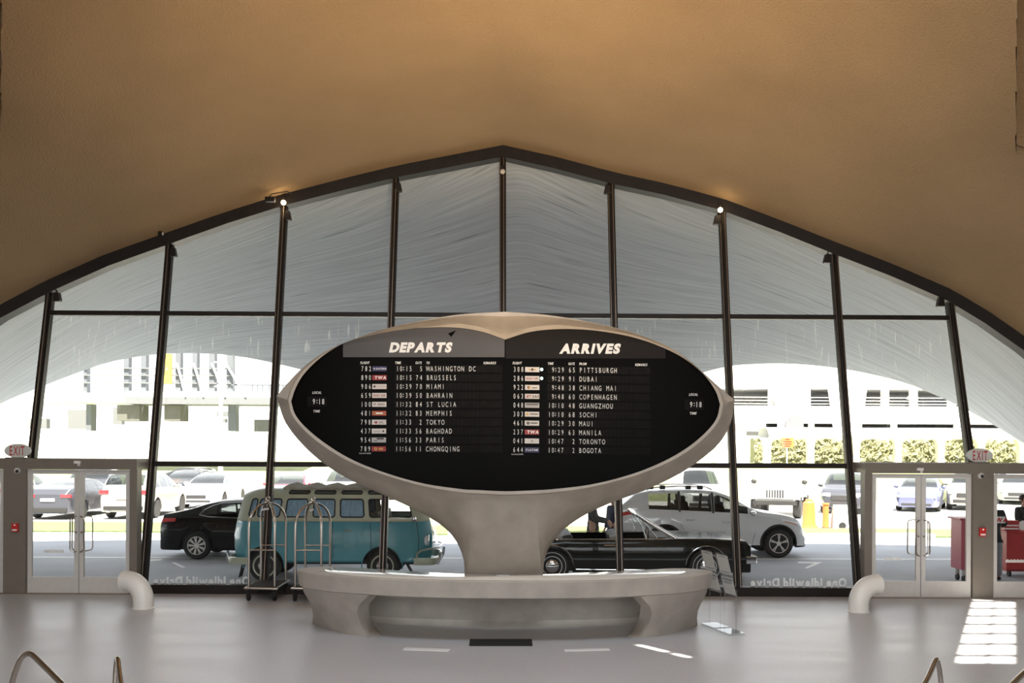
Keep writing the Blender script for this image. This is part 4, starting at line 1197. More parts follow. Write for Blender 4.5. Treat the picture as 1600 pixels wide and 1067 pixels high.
def wheel_mesh(r, w, spokes, hub, par, x, y, s, style):
    """tyre ring with a rim and spokes as its sub-part; s = outward side"""
    c = (x, y, r)
    ty = MB().lathe(c, [(r * 0.62, -w * .5), (r * .9, -w * .5), (r * .985, -w * .36), (r, -w * .2), (r, w * .2), (r * .985, w * .36), (r * .9, w * .5), (r * .62, w * .5)], 'Y', 32)
    t = ty.build('wheel', 'tyre', par, smooth=35)
    f = y + s * w * 0.42
    def disc(prof, m, name):
        MB().lathe((x, f, r), [(a, s * b) for a, b in prof], 'Y', 32).build(name, m, t, smooth=40)
    if style == 'alloy':
        disc([(0, -.05), (r * .60, -.05), (r * .62, 0.0), (r * .66, 0.015), (r * .66, -0.02)], 'dark', 'rim_well')
        mb = MB()
        for k in range(spokes):
            a = 2 * math.pi * k / spokes + 0.3
            for da in (-0.10, 0.10):
                p = Vector((x + r * .12 * math.cos(a), f + s * .005, r + r * .12 * math.sin(a))); q = Vector((x + r * .63 * math.cos(a + da), f + s * 0.012, r + r * .63 * math.sin(a + da)))
                mb.bar(p, q, 0.026, 0.022, (0, 1, 0))
        mb.lathe((x, f, r), [(0, s * .02), (r * .16, s * .018), (r * .18, -0.01 * s)], 'Y', 20)
        mb.lathe((x, f, r), [(r * .60, s * .0), (r * .615, s * .018), (r * .66, s * .018), (r * .665, s * 0.0)], 'Y', 32)
        mb.build('rim', 'aluminium' if hub is None else hub, t, smooth=35)
    elif style == 'classic':
        disc([(0, .045), (r * .16, .052), (r * .28, .036), (r * .36, .018)] + ([(r * .47, .006), (r * .52, .02), (r * .55, .012)] if hub == 'rubber' else []), 'chrome', 'hubcap')
        k_ = .55 if hub == 'rubber' else .36
        disc([(r * k_, .016), (r * (k_ + .1), .0), (r * .64, .014), (r * .72, .022), (r * .75, .0)], hub or 'paint_white', 'rim')
        if hub == 'white_band': pass
    elif style == 'plain':
        disc([(0, .01), (r * .3, .012), (r * .55, -.01), (r * .63, .012), (r * .66, 0)], hub or 'aluminium', 'rim')
    return t
def build_car(name, label, cat, sp, loc, rz, group=None):
    o = empty(name, loc, rz, label, cat, group)
    L, Wd = sp['L'], sp['W']; half = Wd / 2
    top, belt = tab(sp['top']), tab(sp['belt']); wf = tab(sp['wf']); z0 = sp.get('base', 0.22); tum = sp.get('tum', 0.42)
    arches = sp['arches']; ra = sp.get('ra', sp['r'] + 0.06)
    basef = tab(sp['basef']) if 'basef' in sp else (lambda x: z0)
    def sec(x):
        zt, zs, w = top(x), belt(x), half * wf(x); hg = max(zt - zs, 0.012); b = basef(x); zb = b
        for xc in arches:
            if abs(x - xc) < ra: zb = max(zb, sp['r'] + math.sqrt(max(ra * ra - (x - xc) ** 2, 0)))
        pts = []
        for fr_, ins in ((0, .06), (.08, .015), (.35, .012), (.62, 0), (.88, .010), (1.0, .045)):
            pts.append((w - ins, max(b + fr_ * (zs - b), zb)))
        g0 = (w - 0.065, zs + min(.015, hg * .3)); wr = w - 0.075 - tum * hg; ge = (wr, zs + .86 * hg)
        for t in (0, .07, .5, .92, 1.0):
            pts.append((g0[0] + (ge[0] - g0[0]) * t + 0.018 * math.sin(math.pi * t) * min(1, hg * 3), g0[1] + (ge[1] - g0[1]) * t))
        pts += [(wr * .93, zs + .93 * hg), (wr * .6, zs + .985 * hg), (0, zt)]
        return pts          # 14 points
    xs_ = set(np.round(np.linspace(0, L, sp.get('n', 44)), 3))
    for xc in arches:
        for q in np.linspace(-1, 1, 15): xs_.add(round(xc + ra * math.cos(math.pi * (q + 1) / 2), 3)); 
        xs_.add(round(xc - ra - .001, 3)); xs_.add(round(xc + ra + .001, 3))
    cuts = [w_ for w_ in sp.get('side', [])]; shields = sp.get('shield', [])
    for a, b in cuts + shields: xs_.add(a); xs_.add(b)
    for k in ('cockpit',):
        if k in sp: xs_.add(sp[k][0]); xs_.add(sp[k][1])
    xs_ = sorted(x for x in xs_ if 0 <= x <= L)
    ox = -L / 2
    full = []
    for x in xs_:
        s = sec(x); full.append([Vector((x + ox, -y, z)) for y, z in s] + [Vector((x + ox, y, z)) for y, z in reversed(s[:-1])])
    n = len(full[0])                       # 27
    two = sp.get('two')                    # second paint above the shoulder
    body = MB(); glass_side = {}; glass_top = {}
    def inwin(a, b, lst):
        for i, (p, q) in enumerate(lst):
            if a >= p - 1e-6 and b <= q + 1e-6: return i
        return None
    body.v = [tuple(p) for r in full for p in r]
    for i in range(len(xs_) - 1):
        for j in range(n - 1):
            jj = j if j < 13 else n - 2 - j
            quad_ = [i * n + j, i * n + j + 1, (i + 1) * n + j + 1, (i + 1) * n + j]
            wi = inwin(xs_[i], xs_[i + 1], cuts) if jj in (7, 8) else None
            si = inwin(xs_[i], xs_[i + 1], shields) if jj in (11, 12) else None
            if 'cockpit' in sp and jj >= 6 and inwin(xs_[i], xs_[i + 1], [sp['cockpit']]) is not None: continue
            if wi is not None: glass_side.setdefault((wi, 0 if j < 13 else 1), []).append(quad_); continue
            if si is not None: glass_top.setdefault(si, []).append(quad_); continue
            body.f.append(quad_); body.m.append(1 if (two and jj >= 6) else (2 if (sp.get('cladding') and jj == 0) else 0))
    k = (len(xs_) - 1) * n
    body.f.append(list(range(n))); body.m.append(0); body.f.append(list(range(k, k + n))); body.m.append(0)
    paint = sp['paint']
    body.build('body', [paint, two or paint, 'rubber'], o, smooth=sp.get('sharp', 32))
    def glassmesh(name_, quads):
        mb = MB(); idx = {}
        for q in quads:
            f = []
            for v in q:
                if v not in idx: idx[v] = len(mb.v); mb.v.append(body.v[v])
                f.append(idx[v])
            mb.f.append(f); mb.m.append(0)
        return mb.build(name_, sp.get('glass', 'glass_car'), o, smooth=40)
    for kx in sorted(glass_side): glassmesh('side_window', glass_side[kx])
    names = sp.get('shield_names', ['rear_window', 'windshield'])
    for si in sorted(glass_top): glassmesh(names[si] if si < len(names) else 'roof_glass', glass_top[si])
    # underbody / cabin tub
    zb_ = min(belt(L * .3), belt(L * .6)) - 0.16
    ub = MB(); ub.bb(ox + 0.25, ox + L - 0.3, -half + 0.24, half - 0.24, z0 + 0.0, zb_)
    ub.build('underbody', 'dark', o)
    if sp.get('seats', True):
        for x in sp.get('seatx', [L * .40, L * .58]):
            for y in (-half * .42, half * .42):
                s = MB(); z = zb_
                s.box((x + ox, y, z + 0.14), (0.16, 0.46, 0.62), Matrix.Rotation(R(-12), 3, 'Y')); s.box((x + ox - 0.07, y, z + 0.52), (0.09, 0.26, 0.16), Matrix.Rotation(R(-8), 3, 'Y'))
                s.build('seat', sp.get('seatm', 'seat_dark'), o, bevel=0.03)
    for xc in arches:
        for s in (-1, 1):
            wheel_mesh(sp['r'], 0.22, sp.get('spokes', 5), sp.get('hub'), o, xc + ox, s * (half * 0.985 - 0.12), s, sp.get('wstyle', 'plain'))
    # helpers for trim
    def on(x, jf, s, off=0.006):
        q = sec(x); j = int(jf); t = jf - j
        y = q[j][0] * (1 - t) + q[min(j + 1, 13)][0] * t; z = q[j][1] * (1 - t) + q[min(j + 1, 13)][1] * t
        return Vector((x + ox, s * (y + off), z))
    def at_z(x, z, s, off=0.006):
        q = sec(x)
        for j in range(10):
            if q[j][1] <= z <= q[j + 1][1] and q[j + 1][1] > q[j][1]:
                t = (z - q[j][1]) / (q[j + 1][1] - q[j][1]); return Vector((x + ox, s * (q[j][0] * (1 - t) + q[j + 1][0] * t + off), z))
        return Vector((x + ox, s * (half + off), z))
    o_api = dict(on=on, at_z=at_z, ox=ox, half=half, sec=sec, L=L, top=top, belt=belt)
    def patch(nm, m, x0, x1, j0, j1, off=0.012, nx=8):
        for s in (-1, 1):
            mb = MB(); mb.grid([[on(x, j, s, off) for j in np.linspace(j0, j1, 5)] for x in np.linspace(x0, x1, nx)]); mb.build(nm, m, o, smooth=40)
    for nm, m, x0, x1, j0, j1 in sp.get('patches', []): patch(nm, m, x0, x1, j0, j1)
    for nm, m, x0, x1, y, z, dz in sp.get('nose', []):       # boxes on the end faces, mirrored when y != 0
        for s in ((-1, 1) if y[0] > 0 else (1,)):
            mb = MB(); ya, yb = s * y[0], s * y[1]
            mb.bb(x0 + ox, x1 + ox, ya, yb, z - dz / 2, z + dz / 2); mb.build(nm, m, o, bevel=min(0.02, dz * .3))
    if sp.get('mirrors'):
        x, z = sp['mirrors']
        for s in (-1, 1):
            mb = MB().ball((x + ox, s * (half + 0.06), z), (0.08, 0.11, 0.075), 8); mb.build('side_mirror', sp.get('mirrorm', paint), o, smooth=60)
    for x, z in sp.get('handles', []):
        for s in (-1, 1):
            a, b = at_z(x, z, s, 0.02), at_z(x + 0.2, z, s, 0.02)
            MB().tube([a + Vector((0, -s * .02, 0)), a, b, b + Vector((0, -s * .02, 0))], 0.014, 8).build('door_handle', sp.get('handlem', paint), o, smooth=40)
    for line in sp.get('seams', []):
        for s in (-1, 1):
            MB().tube([at_z(x, z, s, 0.001) for x, z in line], 0.0045, 5).build('door_seam', 'dark', o)
    for line, m, r_ in sp.get('trims', []):
        for s in (-1, 1):
            MB().tube([at_z(x, z, s, 0.004) for x, z in line], r_, 8).build('trim_strip', m, o, smooth=40)
    return o, o_api
WF = [(0, .80), (.12, .90), (.5, .975), (1.2, 1.0), (3.6, 1.0), (4.3, .96), (4.75, .86), (4.95, .74)]
SEDAN = dict(L=4.95, W=1.86, base=.22, r=.335, arches=[.93, 3.82], wf=WF, paint='paint_black',
    top=[(0, .92), (.05, 1.07), (.3, 1.12), (.69, 1.215), (1.1, 1.345), (1.48, 1.42), (1.95, 1.445), (2.6, 1.42), (3.1, 1.27), (3.6, 1.02), (3.75, .985), (4.5, .88), (4.85, .74), (4.95, .62)],
    belt=[(0, .86), (.05, 1.0), (.4, 1.03), (1.0, 1.01), (2.5, .96), (3.6, .91), (4.5, .79), (4.95, .55)],
    side=[(1.02, 1.40), (1.45, 2.32), (2.40, 3.30)], shield=[(.42, 1.30), (2.72, 3.58)], mirrors=(3.2, 1.02), wstyle='alloy', spokes=9, n=56)
def variant(base, **k):
    d = dict(base); d.update(k); return d
gX = lambda px, Y: P(px, 860, Y).x
# black sedan behind the bus
Ys = 24.0 + 0.93
sp = variant(SEDAN, tum=.36, patches=[('tail_light', 'tail_red', 0.02, .42, 3.9, 4.7)], trims=[([(.98, 1.085), (1.1, 1.20), (1.28, 1.295), (1.5, 1.355), (1.9, 1.375), (2.6, 1.35)], 'chrome', .009), ([(.98, 1.075), (1.2, 1.035), (1.8, 1.01), (3.2, .965)], 'chrome', .009)],
    handles=[(1.62, .90), (2.55, .88)], seams=[[(1.42, 1.0), (1.45, .8), (1.30, .6)], [(2.36, .97), (2.36, .3)]], nose=[('licence_plate', 'plate_white', -.015, .03, (-.25, .25), .78, .13)])
sed, _ = build_car('sedan', 'black sedan at the kerb, its nose hidden behind the turquoise minibus', 'car', sp, (gX(246, 24.0) + 4.95 / 2, Ys, ZG), 0)
# white SUV
sp = dict(L=4.95, W=1.93, base=.26, r=.37, ra=.44, arches=[1.38, 4.23], wf=[(0, .84), (.15, .93), (.6, .985), (1.3, 1.0), (3.7, 1.0), (4.4, .97), (4.75, .88), (4.95, .72)], paint='paint_white', tum=.30,
    top=[(0, .80), (.10, 1.12), (.40, 1.40), (.72, 1.64), (1.2, 1.70), (1.9, 1.73), (2.6, 1.70), (3.0, 1.58), (3.6, 1.24), (3.78, 1.17), (4.4, 1.08), (4.75, .96), (4.92, .72), (4.95, .62)],
    belt=[(0, .74), (.12, 1.02), (.6, 1.17), (1.1, 1.16), (2.4, 1.11), (3.7, 1.06), (4.4, .98), (4.8, .84), (4.95, .56)],
    side=[(.98, 1.72), (1.78, 2.55), (2.63, 3.46)], shield=[(.16, .66), (2.72, 3.66)], mirrors=(3.56, 1.12), wstyle='alloy', spokes=5, n=56, glass='glass_tint', mirrorm='chrome', seatm='seat_dark', cladding=True,
    patches=[('tail_light', 'tail_red', .16, .62, 4.2, 4.95), ('headlight', 'lamp_clear', 4.30, 4.86, 4.25, 4.9), ('indicator', 'indicator', 4.36, 4.72, 4.05, 4.28)], handles=[(1.90, .95), (2.80, .90)], handlem='chrome',
    seams=[[(1.76, 1.13), (1.76, .85), (1.90, .6), (1.90, .35)], [(2.60, 1.10), (2.60, .33)], [(3.60, 1.06), (3.62, .6), (3.55, .33)]],
    trims=[([(3.79 - r_, z_) for r_, z_ in ((0, .0),)], 'rubber', .001)][:0], nose=[('bumper_slot', 'rubber', 4.84, 4.90, (.66, .70), .55, .28), ('grille', 'dark', 4.93, 4.97, (-.5, .5), .52, .22), ('front_lip', 'rubber', 4.70, 4.97, (-.66, .66), .30, .06)])
suv, A = build_car('suv', 'white SUV with roof rails parked beyond the black convertible', 'car', sp, (gX(953, 24.9) + 4.95 / 2, 24.9 + .96, ZG), 0)
for s in (-1, 1):
    pts = [Vector((x + A['ox'], s * .66, A['top'](x) + dz)) for x, dz in ((.95, 0.0), (1.05, .05), (1.8, .055), (2.45, .05), (2.6, 0.0))]
    MB().tube(pts, .018, 8).build('roof_rail', 'aluminium', suv, smooth=40)
    for xc in (1.38, 4.23):
        MB().tube([A['at_z'](xc + .45 * math.cos(q), max(.28, .37 + .45 * math.sin(q)), s, -0.004) for q in np.linspace(-.2, math.pi + .2, 25)], .028, 8).build('arch_cladding', 'rubber', suv, smooth=40)
for x in (1.05, 1.35, 2.0, 2.3): MB().bb(x - .07 + A['ox'], x + .07 + A['ox'], -.70, -.60, 1.70, 1.80).build('rack_foot', 'dark', suv, bevel=.02)
for xp in (2.59, 1.75):
    for s in (-1, 1): MB().tube([A['on'](xp, j, s, .004) for j in np.linspace(6.0, 10.0, 6)], .03, 6).build('window_pillar', 'dark', suv, smooth=40)

# black convertible of the sixties
LL = 5.39
sp = dict(L=LL, W=1.99, base=.24, r=.36, ra=.41, arches=[1.37, 4.49], wf=[(0, .95), (.2, .985), (1.0, 1.0), (4.6, 1.0), (5.2, .98), (LL, .95)], paint='paint_darkgreen', tum=.25, n=60, sharp=28,
    top=[(0, .80), (.1, .88), (1.5, .91), (3.6, .92), (3.95, .935), (4.6, .93), (5.2, .90), (5.36, .86), (LL, .80)], belt=[(0, .77), (.1, .86), (1.4, .885), (1.9, .87), (3.6, .885), (4.6, .895), (5.2, .87), (5.36, .83), (LL, .77)],
    cockpit=(1.45, 3.72), seats=False, wstyle='classic', hub='rubber', trims=[([(.15, .895), (1.4, .915), (1.9, .90), (3.6, .915), (4.6, .925), (5.3, .885)], 'chrome', .009), ([(1.85, .30), (2.6, .295), (4.0, .30)], 'chrome', .011)],
    handles=[(2.42, .79)], handlem='chrome', seams=[[(1.78, .86), (1.78, .45), (1.85, .30)], [(3.55, .87), (3.55, .3)], [(2.7, .87), (2.7, .3)]], glass='glass_clear',
    nose=[('front_bumper', 'chrome', LL - .10, LL + .12, (-.98, .98), .50, .16), ('rear_bumper', 'chrome', -.10, .08, (-.96, .96), .48, .16), ('headlight', 'lamp_clear', LL - .02, LL + .03, (.45, .85), .72, .17), ('grille', 'chrome', LL - .01, LL + .02, (-.4, .4), .70, .2)])
con, A = build_car('convertible', 'black sixties convertible with its top down at the kerb', 'car', sp, (gX(757, 20.1) + LL / 2, 20.1 + .99, ZG), 0)
ox = A['ox']
lab([c for c in con.children if c.name.startswith('body')][0], 'glossy black slab-sided body')
for xc in (1.37, 4.49):
    for s in (-1, 1):
        MB().tube([A['at_z'](xc + .425 * math.cos(q), .36 + .425 * math.sin(q), s, 0.002) for q in np.linspace(.1, math.pi - .1, 25)], .010, 8).build('arch_trim', 'chrome', con, smooth=40)
        for rr in (.20, .275): MB().tube([Vector((xc + ox + rr * math.cos(q), s * (.985 * .995 - .005), .36 + rr * math.sin(q))) for q in np.linspace(0, 2 * math.pi, 33)[:-1]], .006, 6, closed=True).build('wheel_band', 'lamp_clear', con, smooth=40)
# raked windshield with chrome frame, vent windows
b, t = (3.90, .92), (3.10, 1.40)
fr_ = [Vector((b[0] + ox, -.84, b[1])), Vector((t[0] + ox, -.68, t[1])), Vector((t[0] - .02 + ox, 0, t[1] + .03)), Vector((t[0] + ox, .68, t[1])), Vector((b[0] + ox, .84, b[1]))]
MB().tube(fr_[:2] + [Vector((t[0] - .01 + ox, -.4, t[1] + .02))] + fr_[2:3] + [Vector((t[0] - .01 + ox, .4, t[1] + .02))] + fr_[3:], .034, 10).build('windshield_frame', 'chrome', con, smooth=60)
MB().grid([[fr_[0], Vector((b[0] + .08 + ox, 0, b[1])), fr_[4]], [fr_[1], fr_[2], fr_[3]]]).build('windshield', 'glass_clear', con)
for s in (-1, 1):
    va, vb, vc = Vector((3.80 + ox, s * .86, .92)), Vector((3.14 + ox, s * .70, 1.36)), Vector((3.28 + ox, s * .88, .92))
    fv = MB().tube([va, vb, vc], .014, 8); fv.tube([vb + Vector((.03, 0, -.03)), Vector((3.50 + ox, s * .87, .92))], .010, 8); fv.build('vent_window_frame', 'chrome', con, smooth=40)
    MB().add([va, vb, vc], [(0, 1, 2)]).build('vent_window', 'glass_clear', con)
    MB().add([Vector((2.0 + ox, s * .90, .88)), Vector((3.2 + ox, s * .90, .90)), Vector((3.2 + ox, s * .90, .955)), Vector((2.02 + ox, s * .90, .945))], [(0, 1, 2, 3)]).build('side_glass', 'glass_clear', con)
for x, z in ((1.72, .93), (2.75, .96)):
    MB().box((x + ox, 0, .70), (.22, 1.62, .56), Matrix.Rotation(R(-10), 3, 'Y')).build('bench_seat', 'seat_dark', con, bevel=.06)
MB().ball((1.50 + ox, -.62, .93), (.14, .2, .045), 10).build('folded_top_cover', 'paper', con, smooth=60)
for k, (x, y) in enumerate(((2.62, -.74), (2.74, -.72))): MB().ball((x + ox, y, .935), (.075, .09, .035), 8).build('headrest_cover', 'paper', con, smooth=60)
MB().tube([Vector((3.36 + ox, -.38 + .19 * math.cos(q), .98 + .19 * math.sin(q) * .8)) for q in np.linspace(0, 2 * math.pi, 25)[:-1]], .012, 8, closed=True).build('steering_wheel', 'dark', con, smooth=40)
MB().box((3.62 + ox, 0, .86), (.36, 1.6, .16)).build('dashboard', 'dark', con, bevel=.05)

# ------------------------------------------------------------------ turquoise minibus
LB = 4.06; YB = 20.2
bus = empty('minibus', (gX(361, YB) + LB / 2, YB + .87, ZG), 0, 'turquoise and sage green vintage minibus with many windows parked at the kerb', 'minibus')
bw = tab([(0, .62), (.06, .70), (.18, .79), (.4, .855), (.7, .87), (3.3, .87), (3.65, .84), (3.85, .76), (3.97, .64), (LB, .50)])
def bx(x, z):
    k = 0.115 * max(0, z - .95) ** 1.15 + (0.06 * max(0, .75 - z))
    return (LB / 2 + (x - LB / 2) * (1 - k)) - LB / 2
WIN = [(.27, .40), (.46, .93), (1.05, 1.50), (1.64, 2.10), (2.22, 2.72), (2.84, 3.72)]
ZW0, ZW1 = 1.325, 1.685
SKY = [(1.05, 1.51), (1.63, 2.10), (2.24, 2.70), (2.84, 3.3)]
zl = [(.40, -.03), (.44, 0), (.70, 0), (.95, 0), (1.19, 0), (1.235, .008), (1.255, .014), (1.275, .0), (ZW0, -.012), (1.50, -.042), (ZW1, -.075), (1.725, -.09), (1.79, -.13), (1.85, -.21), (1.885, -.33), (1.905, -.55), (1.915, -.87)]
ra_, rw = .405, .325; arb = [.665, 3.065]
xs_ = set(np.round(np.linspace(0, LB, 48), 3))
for a, b in WIN + SKY: xs_ |= {a, b}
for xc in arb:
    for q in np.linspace(0, math.pi, 17): xs_.add(round(xc + ra_ * math.cos(q), 3))
    xs_ |= {round(xc - ra_ - .002, 3), round(xc + ra_ + .002, 3)}
xs_ = sorted(x for x in xs_ if 0 <= x <= LB)
full = []
for x in xs_:
    w = bw(x); zb = 0
    for xc in arb:
        if abs(x - xc) < ra_: zb = rw + math.sqrt(max(ra_ ** 2 - (x - xc) ** 2, 0))
    r = []
    for z, d in zl:
        zz = max(z, zb); y = max(w + d * (w / .87), 0.0)
        if zz > 1.7: zz -= 0.10 * max(0, (abs(x - LB / 2) - 1.55) / .48) ** 2 * ((zz - 1.7) / .2)
        r.append(Vector((bx(x, zz), -y, zz)))
    full.append(r + [Vector((p.x, -p.y, p.z)) for p in reversed(r[:-1])])
n = len(full[0]); half_ = len(zl) - 1
lower = MB(); upper = MB(); gl = {}
allv = [tuple(p) for r in full for p in r]
lower.v = list(allv); upper.v = list(allv)
def hit(a, b, lst):
    for i, (p, q) in enumerate(lst):
        if a >= p - 1e-6 and b <= q + 1e-6: return i
    return None
for i in range(len(xs_) - 1):
    for j in range(n - 1):
        jj = j if j < half_ else n - 2 - j
        q = [i * n + j, i * n + j + 1, (i + 1) * n + j + 1, (i + 1) * n + j]
        if jj in (8, 9):
            h = hit(xs_[i], xs_[i + 1], WIN)
            if h is not None: gl.setdefault(('w', h, j < half_), []).append(q); continue
        if jj == 12:
            h = hit(xs_[i], xs_[i + 1], SKY)
            if h is not None: gl.setdefault(('s', h, j < half_), []).append(q); continue
        tgt = lower if jj < 6 else upper
        tgt.f.append(q); tgt.m.append(0)
def caps(i0, rev):
    # end faces, row by row, so that the two paints meet at the belt
    for j in range(half_):
        a, b = i0 * n + j, i0 * n + j + 1; c, d = i0 * n + (n - 1 - j), i0 * n + (n - 2 - j)
        tgt = lower if j < 6 else upper
        tgt.f.append([a, b, d, c] if b != d else [a, b, c]); tgt.m.append(0)
caps(0, False); caps(len(xs_) - 1, True)
def clean(mb):
    used = sorted({v for f in mb.f for v in f}); mp = {v: i for i, v in enumerate(used)}
    mb.v = [mb.v[v] for v in used]; mb.f = [[mp[v] for v in f] for f in mb.f]; return mb
lab(clean(lower).build('lower_body', 'paint_teal', bus, smooth=30), 'turquoise lower body')
lab(clean(upper).build('upper_body', 'paint_sage', bus, smooth=30), 'sage green upper body and roof')
for (kind, h, near), qs in sorted(gl.items()):
    mb = MB(); mb.v = list(allv); mb.f = [list(q) for q in qs]; mb.m = [0] * len(qs); clean(mb)
    g = mb.build('window' if kind == 'w' else 'roof_window', 'glass_clear', bus, smooth=40)
    if kind == 'w' and h < 5:
        c2 = MB(); c2.v = [(v[0], v[1] + (.03 if near else -.03), v[2]) for v in mb.v]; c2.f = [list(f) for f in mb.f]; c2.m = [0] * len(c2.f)
        c2.build('curtain', 'curtain', g, smooth=40)
    # rubber seal round the opening
    xa, xb = (WIN if kind == 'w' else SKY)[h]; s = -1 if near else 1
    za, zb_ = (ZW0, ZW1) if kind == 'w' else (1.79, 1.85)
    def sp_(x, z):
        d = np.interp(z, [q[0] for q in zl], [q[1] for q in zl]); w = bw(x); return Vector((bx(x, z), s * (w + d * (w / .87) + .004), z))
    rc = .05 if kind == 'w' else .025
    loop = []
    for cx_, cz_, a0 in ((xb - rc, zb_ - rc, 0), (xa + rc, zb_ - rc, 90), (xa + rc, za + rc, 180), (xb - rc, za + rc, 270)):
        for q in (0, 30, 60, 90): loop.append(sp_(cx_ + rc * math.cos(R(a0 + q)), cz_ + rc * math.sin(R(a0 + q))))
    MB().tube(loop, .014, 6, closed=True).build('seal', 'rubber', g, smooth=40)
    if kind == 'w':
        # painted corners that round the opening off
        mb = MB()
        for cx_, cz_, qx, qz in ((xb, zb_, -1, -1), (xa, zb_, 1, -1), (xa, za, 1, 1), (xb, za, -1, 1)):
            pts = [sp_(cx_, cz_)] + [sp_(cx_ + qx * rc * (1 - math.cos(R(q))), cz_ + qz * rc * (1 - math.sin(R(q)))) for q in (0, 30, 60, 90)]
            mb.add(pts, [(0, 1, 2, 3, 4)])
        mb.build('corner', 'paint_sage', g, fix=True)
hb = LB / 2
MB().bb(-hb + .25, hb - .3, -.60, .60, .34, 1.0).build('underbody', 'dark', bus)
for x in (-.9, 0.1, 1.0):
    MB().box((x, 0, 1.18), (.14, 1.2, .5), Matrix.Rotation(R(-8), 3, 'Y')).build('bench_seat', 'seat_grey', bus, bevel=.04)
for xc in arb:
    for s in (-1, 1):
        t = wheel_mesh(rw, .17, 0, 'paint_sage', bus, xc - hb, s * .745, s, 'classic')
        MB().tube([Vector((xc - hb + .415 * math.cos(q), s * .866, rw + .415 * math.sin(q))) for q in np.linspace(-.1, math.pi + .1, 25)], .012, 6).build('arch_lip', 'paint_teal', bus, smooth=40)
def wrap_bumper(nm, sx):
    pts = [Vector((sx * (hb - .38), -.90, .43)), Vector((sx * (hb - .02), -.86, .43)), Vector((sx * (hb + .09), -.55, .43)), Vector((sx * (hb + .12), 0, .43)), Vector((sx * (hb + .09), .55, .43)), Vector((sx * (hb - .02), .86, .43)), Vector((sx * (hb - .38), .90, .43))]
    pts = smooth_poly([tuple(p) for p in pts], 6)
    mb = MB(); mb.grid([[Vector(p) + Vector((sx * a, (1 if p[1] > 0 else -1) * b * min(1, abs(p[1]) / .5), c)) for a, b, c in ((-.01, -.02, -.075), (.02, .012, -.07), (.035, .02, 0), (.02, .012, .07), (-.01, -.02, .075))] for p in pts])
    mb.build(nm, 'paint_sage', bus, smooth=40)
    for y in (-.55, .55):
        MB().tube([Vector((sx * (hb + .10), y, .34)), Vector((sx * (hb + .15), y, .45)), Vector((sx * (hb + .16), y, .60))], .03, 10).build('overrider', 'chrome', bus, smooth=40)
wrap_bumper('front_bumper', 1); wrap_bumper('rear_bumper', -1)
MB().tube([Vector((hb - .30, -.90, .44)), Vector((hb - .28, -.90, .60)), Vector((hb - .20, -.89, .66)), Vector((hb + .02, -.72, .68)), Vector((hb + .13, -.45, .68)), Vector((hb + .14, .45, .68)), Vector((hb + .02, .72, .68))], .02, 8).build('bumper_bar', 'paint_sage', bus, smooth=40)
for s in (-1, 1):
    MB().ball((hb - .13, s * .60, .84), (.07, .12, .125), 10).build('headlight', 'lamp_clear', bus, smooth=60)
    MB().tube([Vector((hb - .075, s * (.60 + .0), .84)) + Vector((0, .125 * math.cos(q), .125 * math.sin(q))) for q in np.linspace(0, 2 * math.pi, 25)[:-1]], .016, 8, closed=True).build('headlight_ring', 'chrome', bus, smooth=40)
    MB().ball((hb - .22, s * .66, 1.06), (.05, .05, .04), 8).build('turn_signal', 'lamp_clear', bus, smooth=60)
    for x in (2.06, 2.84, 3.80): MB().tube([Vector((bx(x, z), s * (bw(x) + .001), z)) for z in (1.22, .9, .6, .47)], .006, 5).build('door_seam', 'dark', bus)
    for x in (2.30, 2.98): MB().tube([Vector((bx(x, 1.05), s * .875, 1.06)), Vector((bx(x, 1.05) , s * .905, 1.06)), Vector((bx(x + .16, 1.05), s * .905, 1.045))], .011, 8).build('door_handle', 'chrome', bus, smooth=40)
    mb = MB()
    for k in range(9): mb.bb(bx(.38, 1), bx(.74, 1), s * .862, s * .884, 1.17 - k * .047, 1.185 - k * .047)
    mb.build('air_vents', 'paint_teal', bus)
    MB().tube([Vector((bx(x, 1.255), s * (bw(x) + .014), 1.245)) for x in np.linspace(.02, LB - .02, 40)], .014, 8).build('belt_moulding', 'paint_sage', bus, smooth=40)
    MB().box((-hb + .20, s * .74, .26), (.03, .2, .34), Matrix.Rotation(R(14), 3, 'Y')).build('mud_flap', 'rubber', bus)
    MB().box((-hb + 3.6, s * .74, .30), (.03, .2, .22), Matrix.Rotation(R(-30), 3, 'Y')).build('mud_flap', 'rubber', bus)
    MB().ball((hb - .34, s * 1.0, 1.30), (.05, .07, .07), 8).build('side_mirror', 'chrome', bus, smooth=60)
# V of the nose, sage above, and windscreens
for s in (-1, 1):
    mb = MB().add([Vector((bx(LB, 1.36) + .012, s * .04, 1.36)), Vector((bx(LB, 1.36) - .10, s * .50, 1.36)), Vector((bx(LB, 1.68) - .08, s * .46, 1.68)), Vector((bx(LB, 1.68) + .012, s * .04, 1.68))], [(0, 1, 2, 3)])
    mb.build('windscreen', 'glass_car', bus)
mb = MB().add([Vector((hb + .012, -.45, 1.22)), Vector((hb + .012, .45, 1.22)), Vector((hb + .012, 0, .52))], [(0, 1, 2)]); mb.build('nose_panel', 'paint_sage', bus)
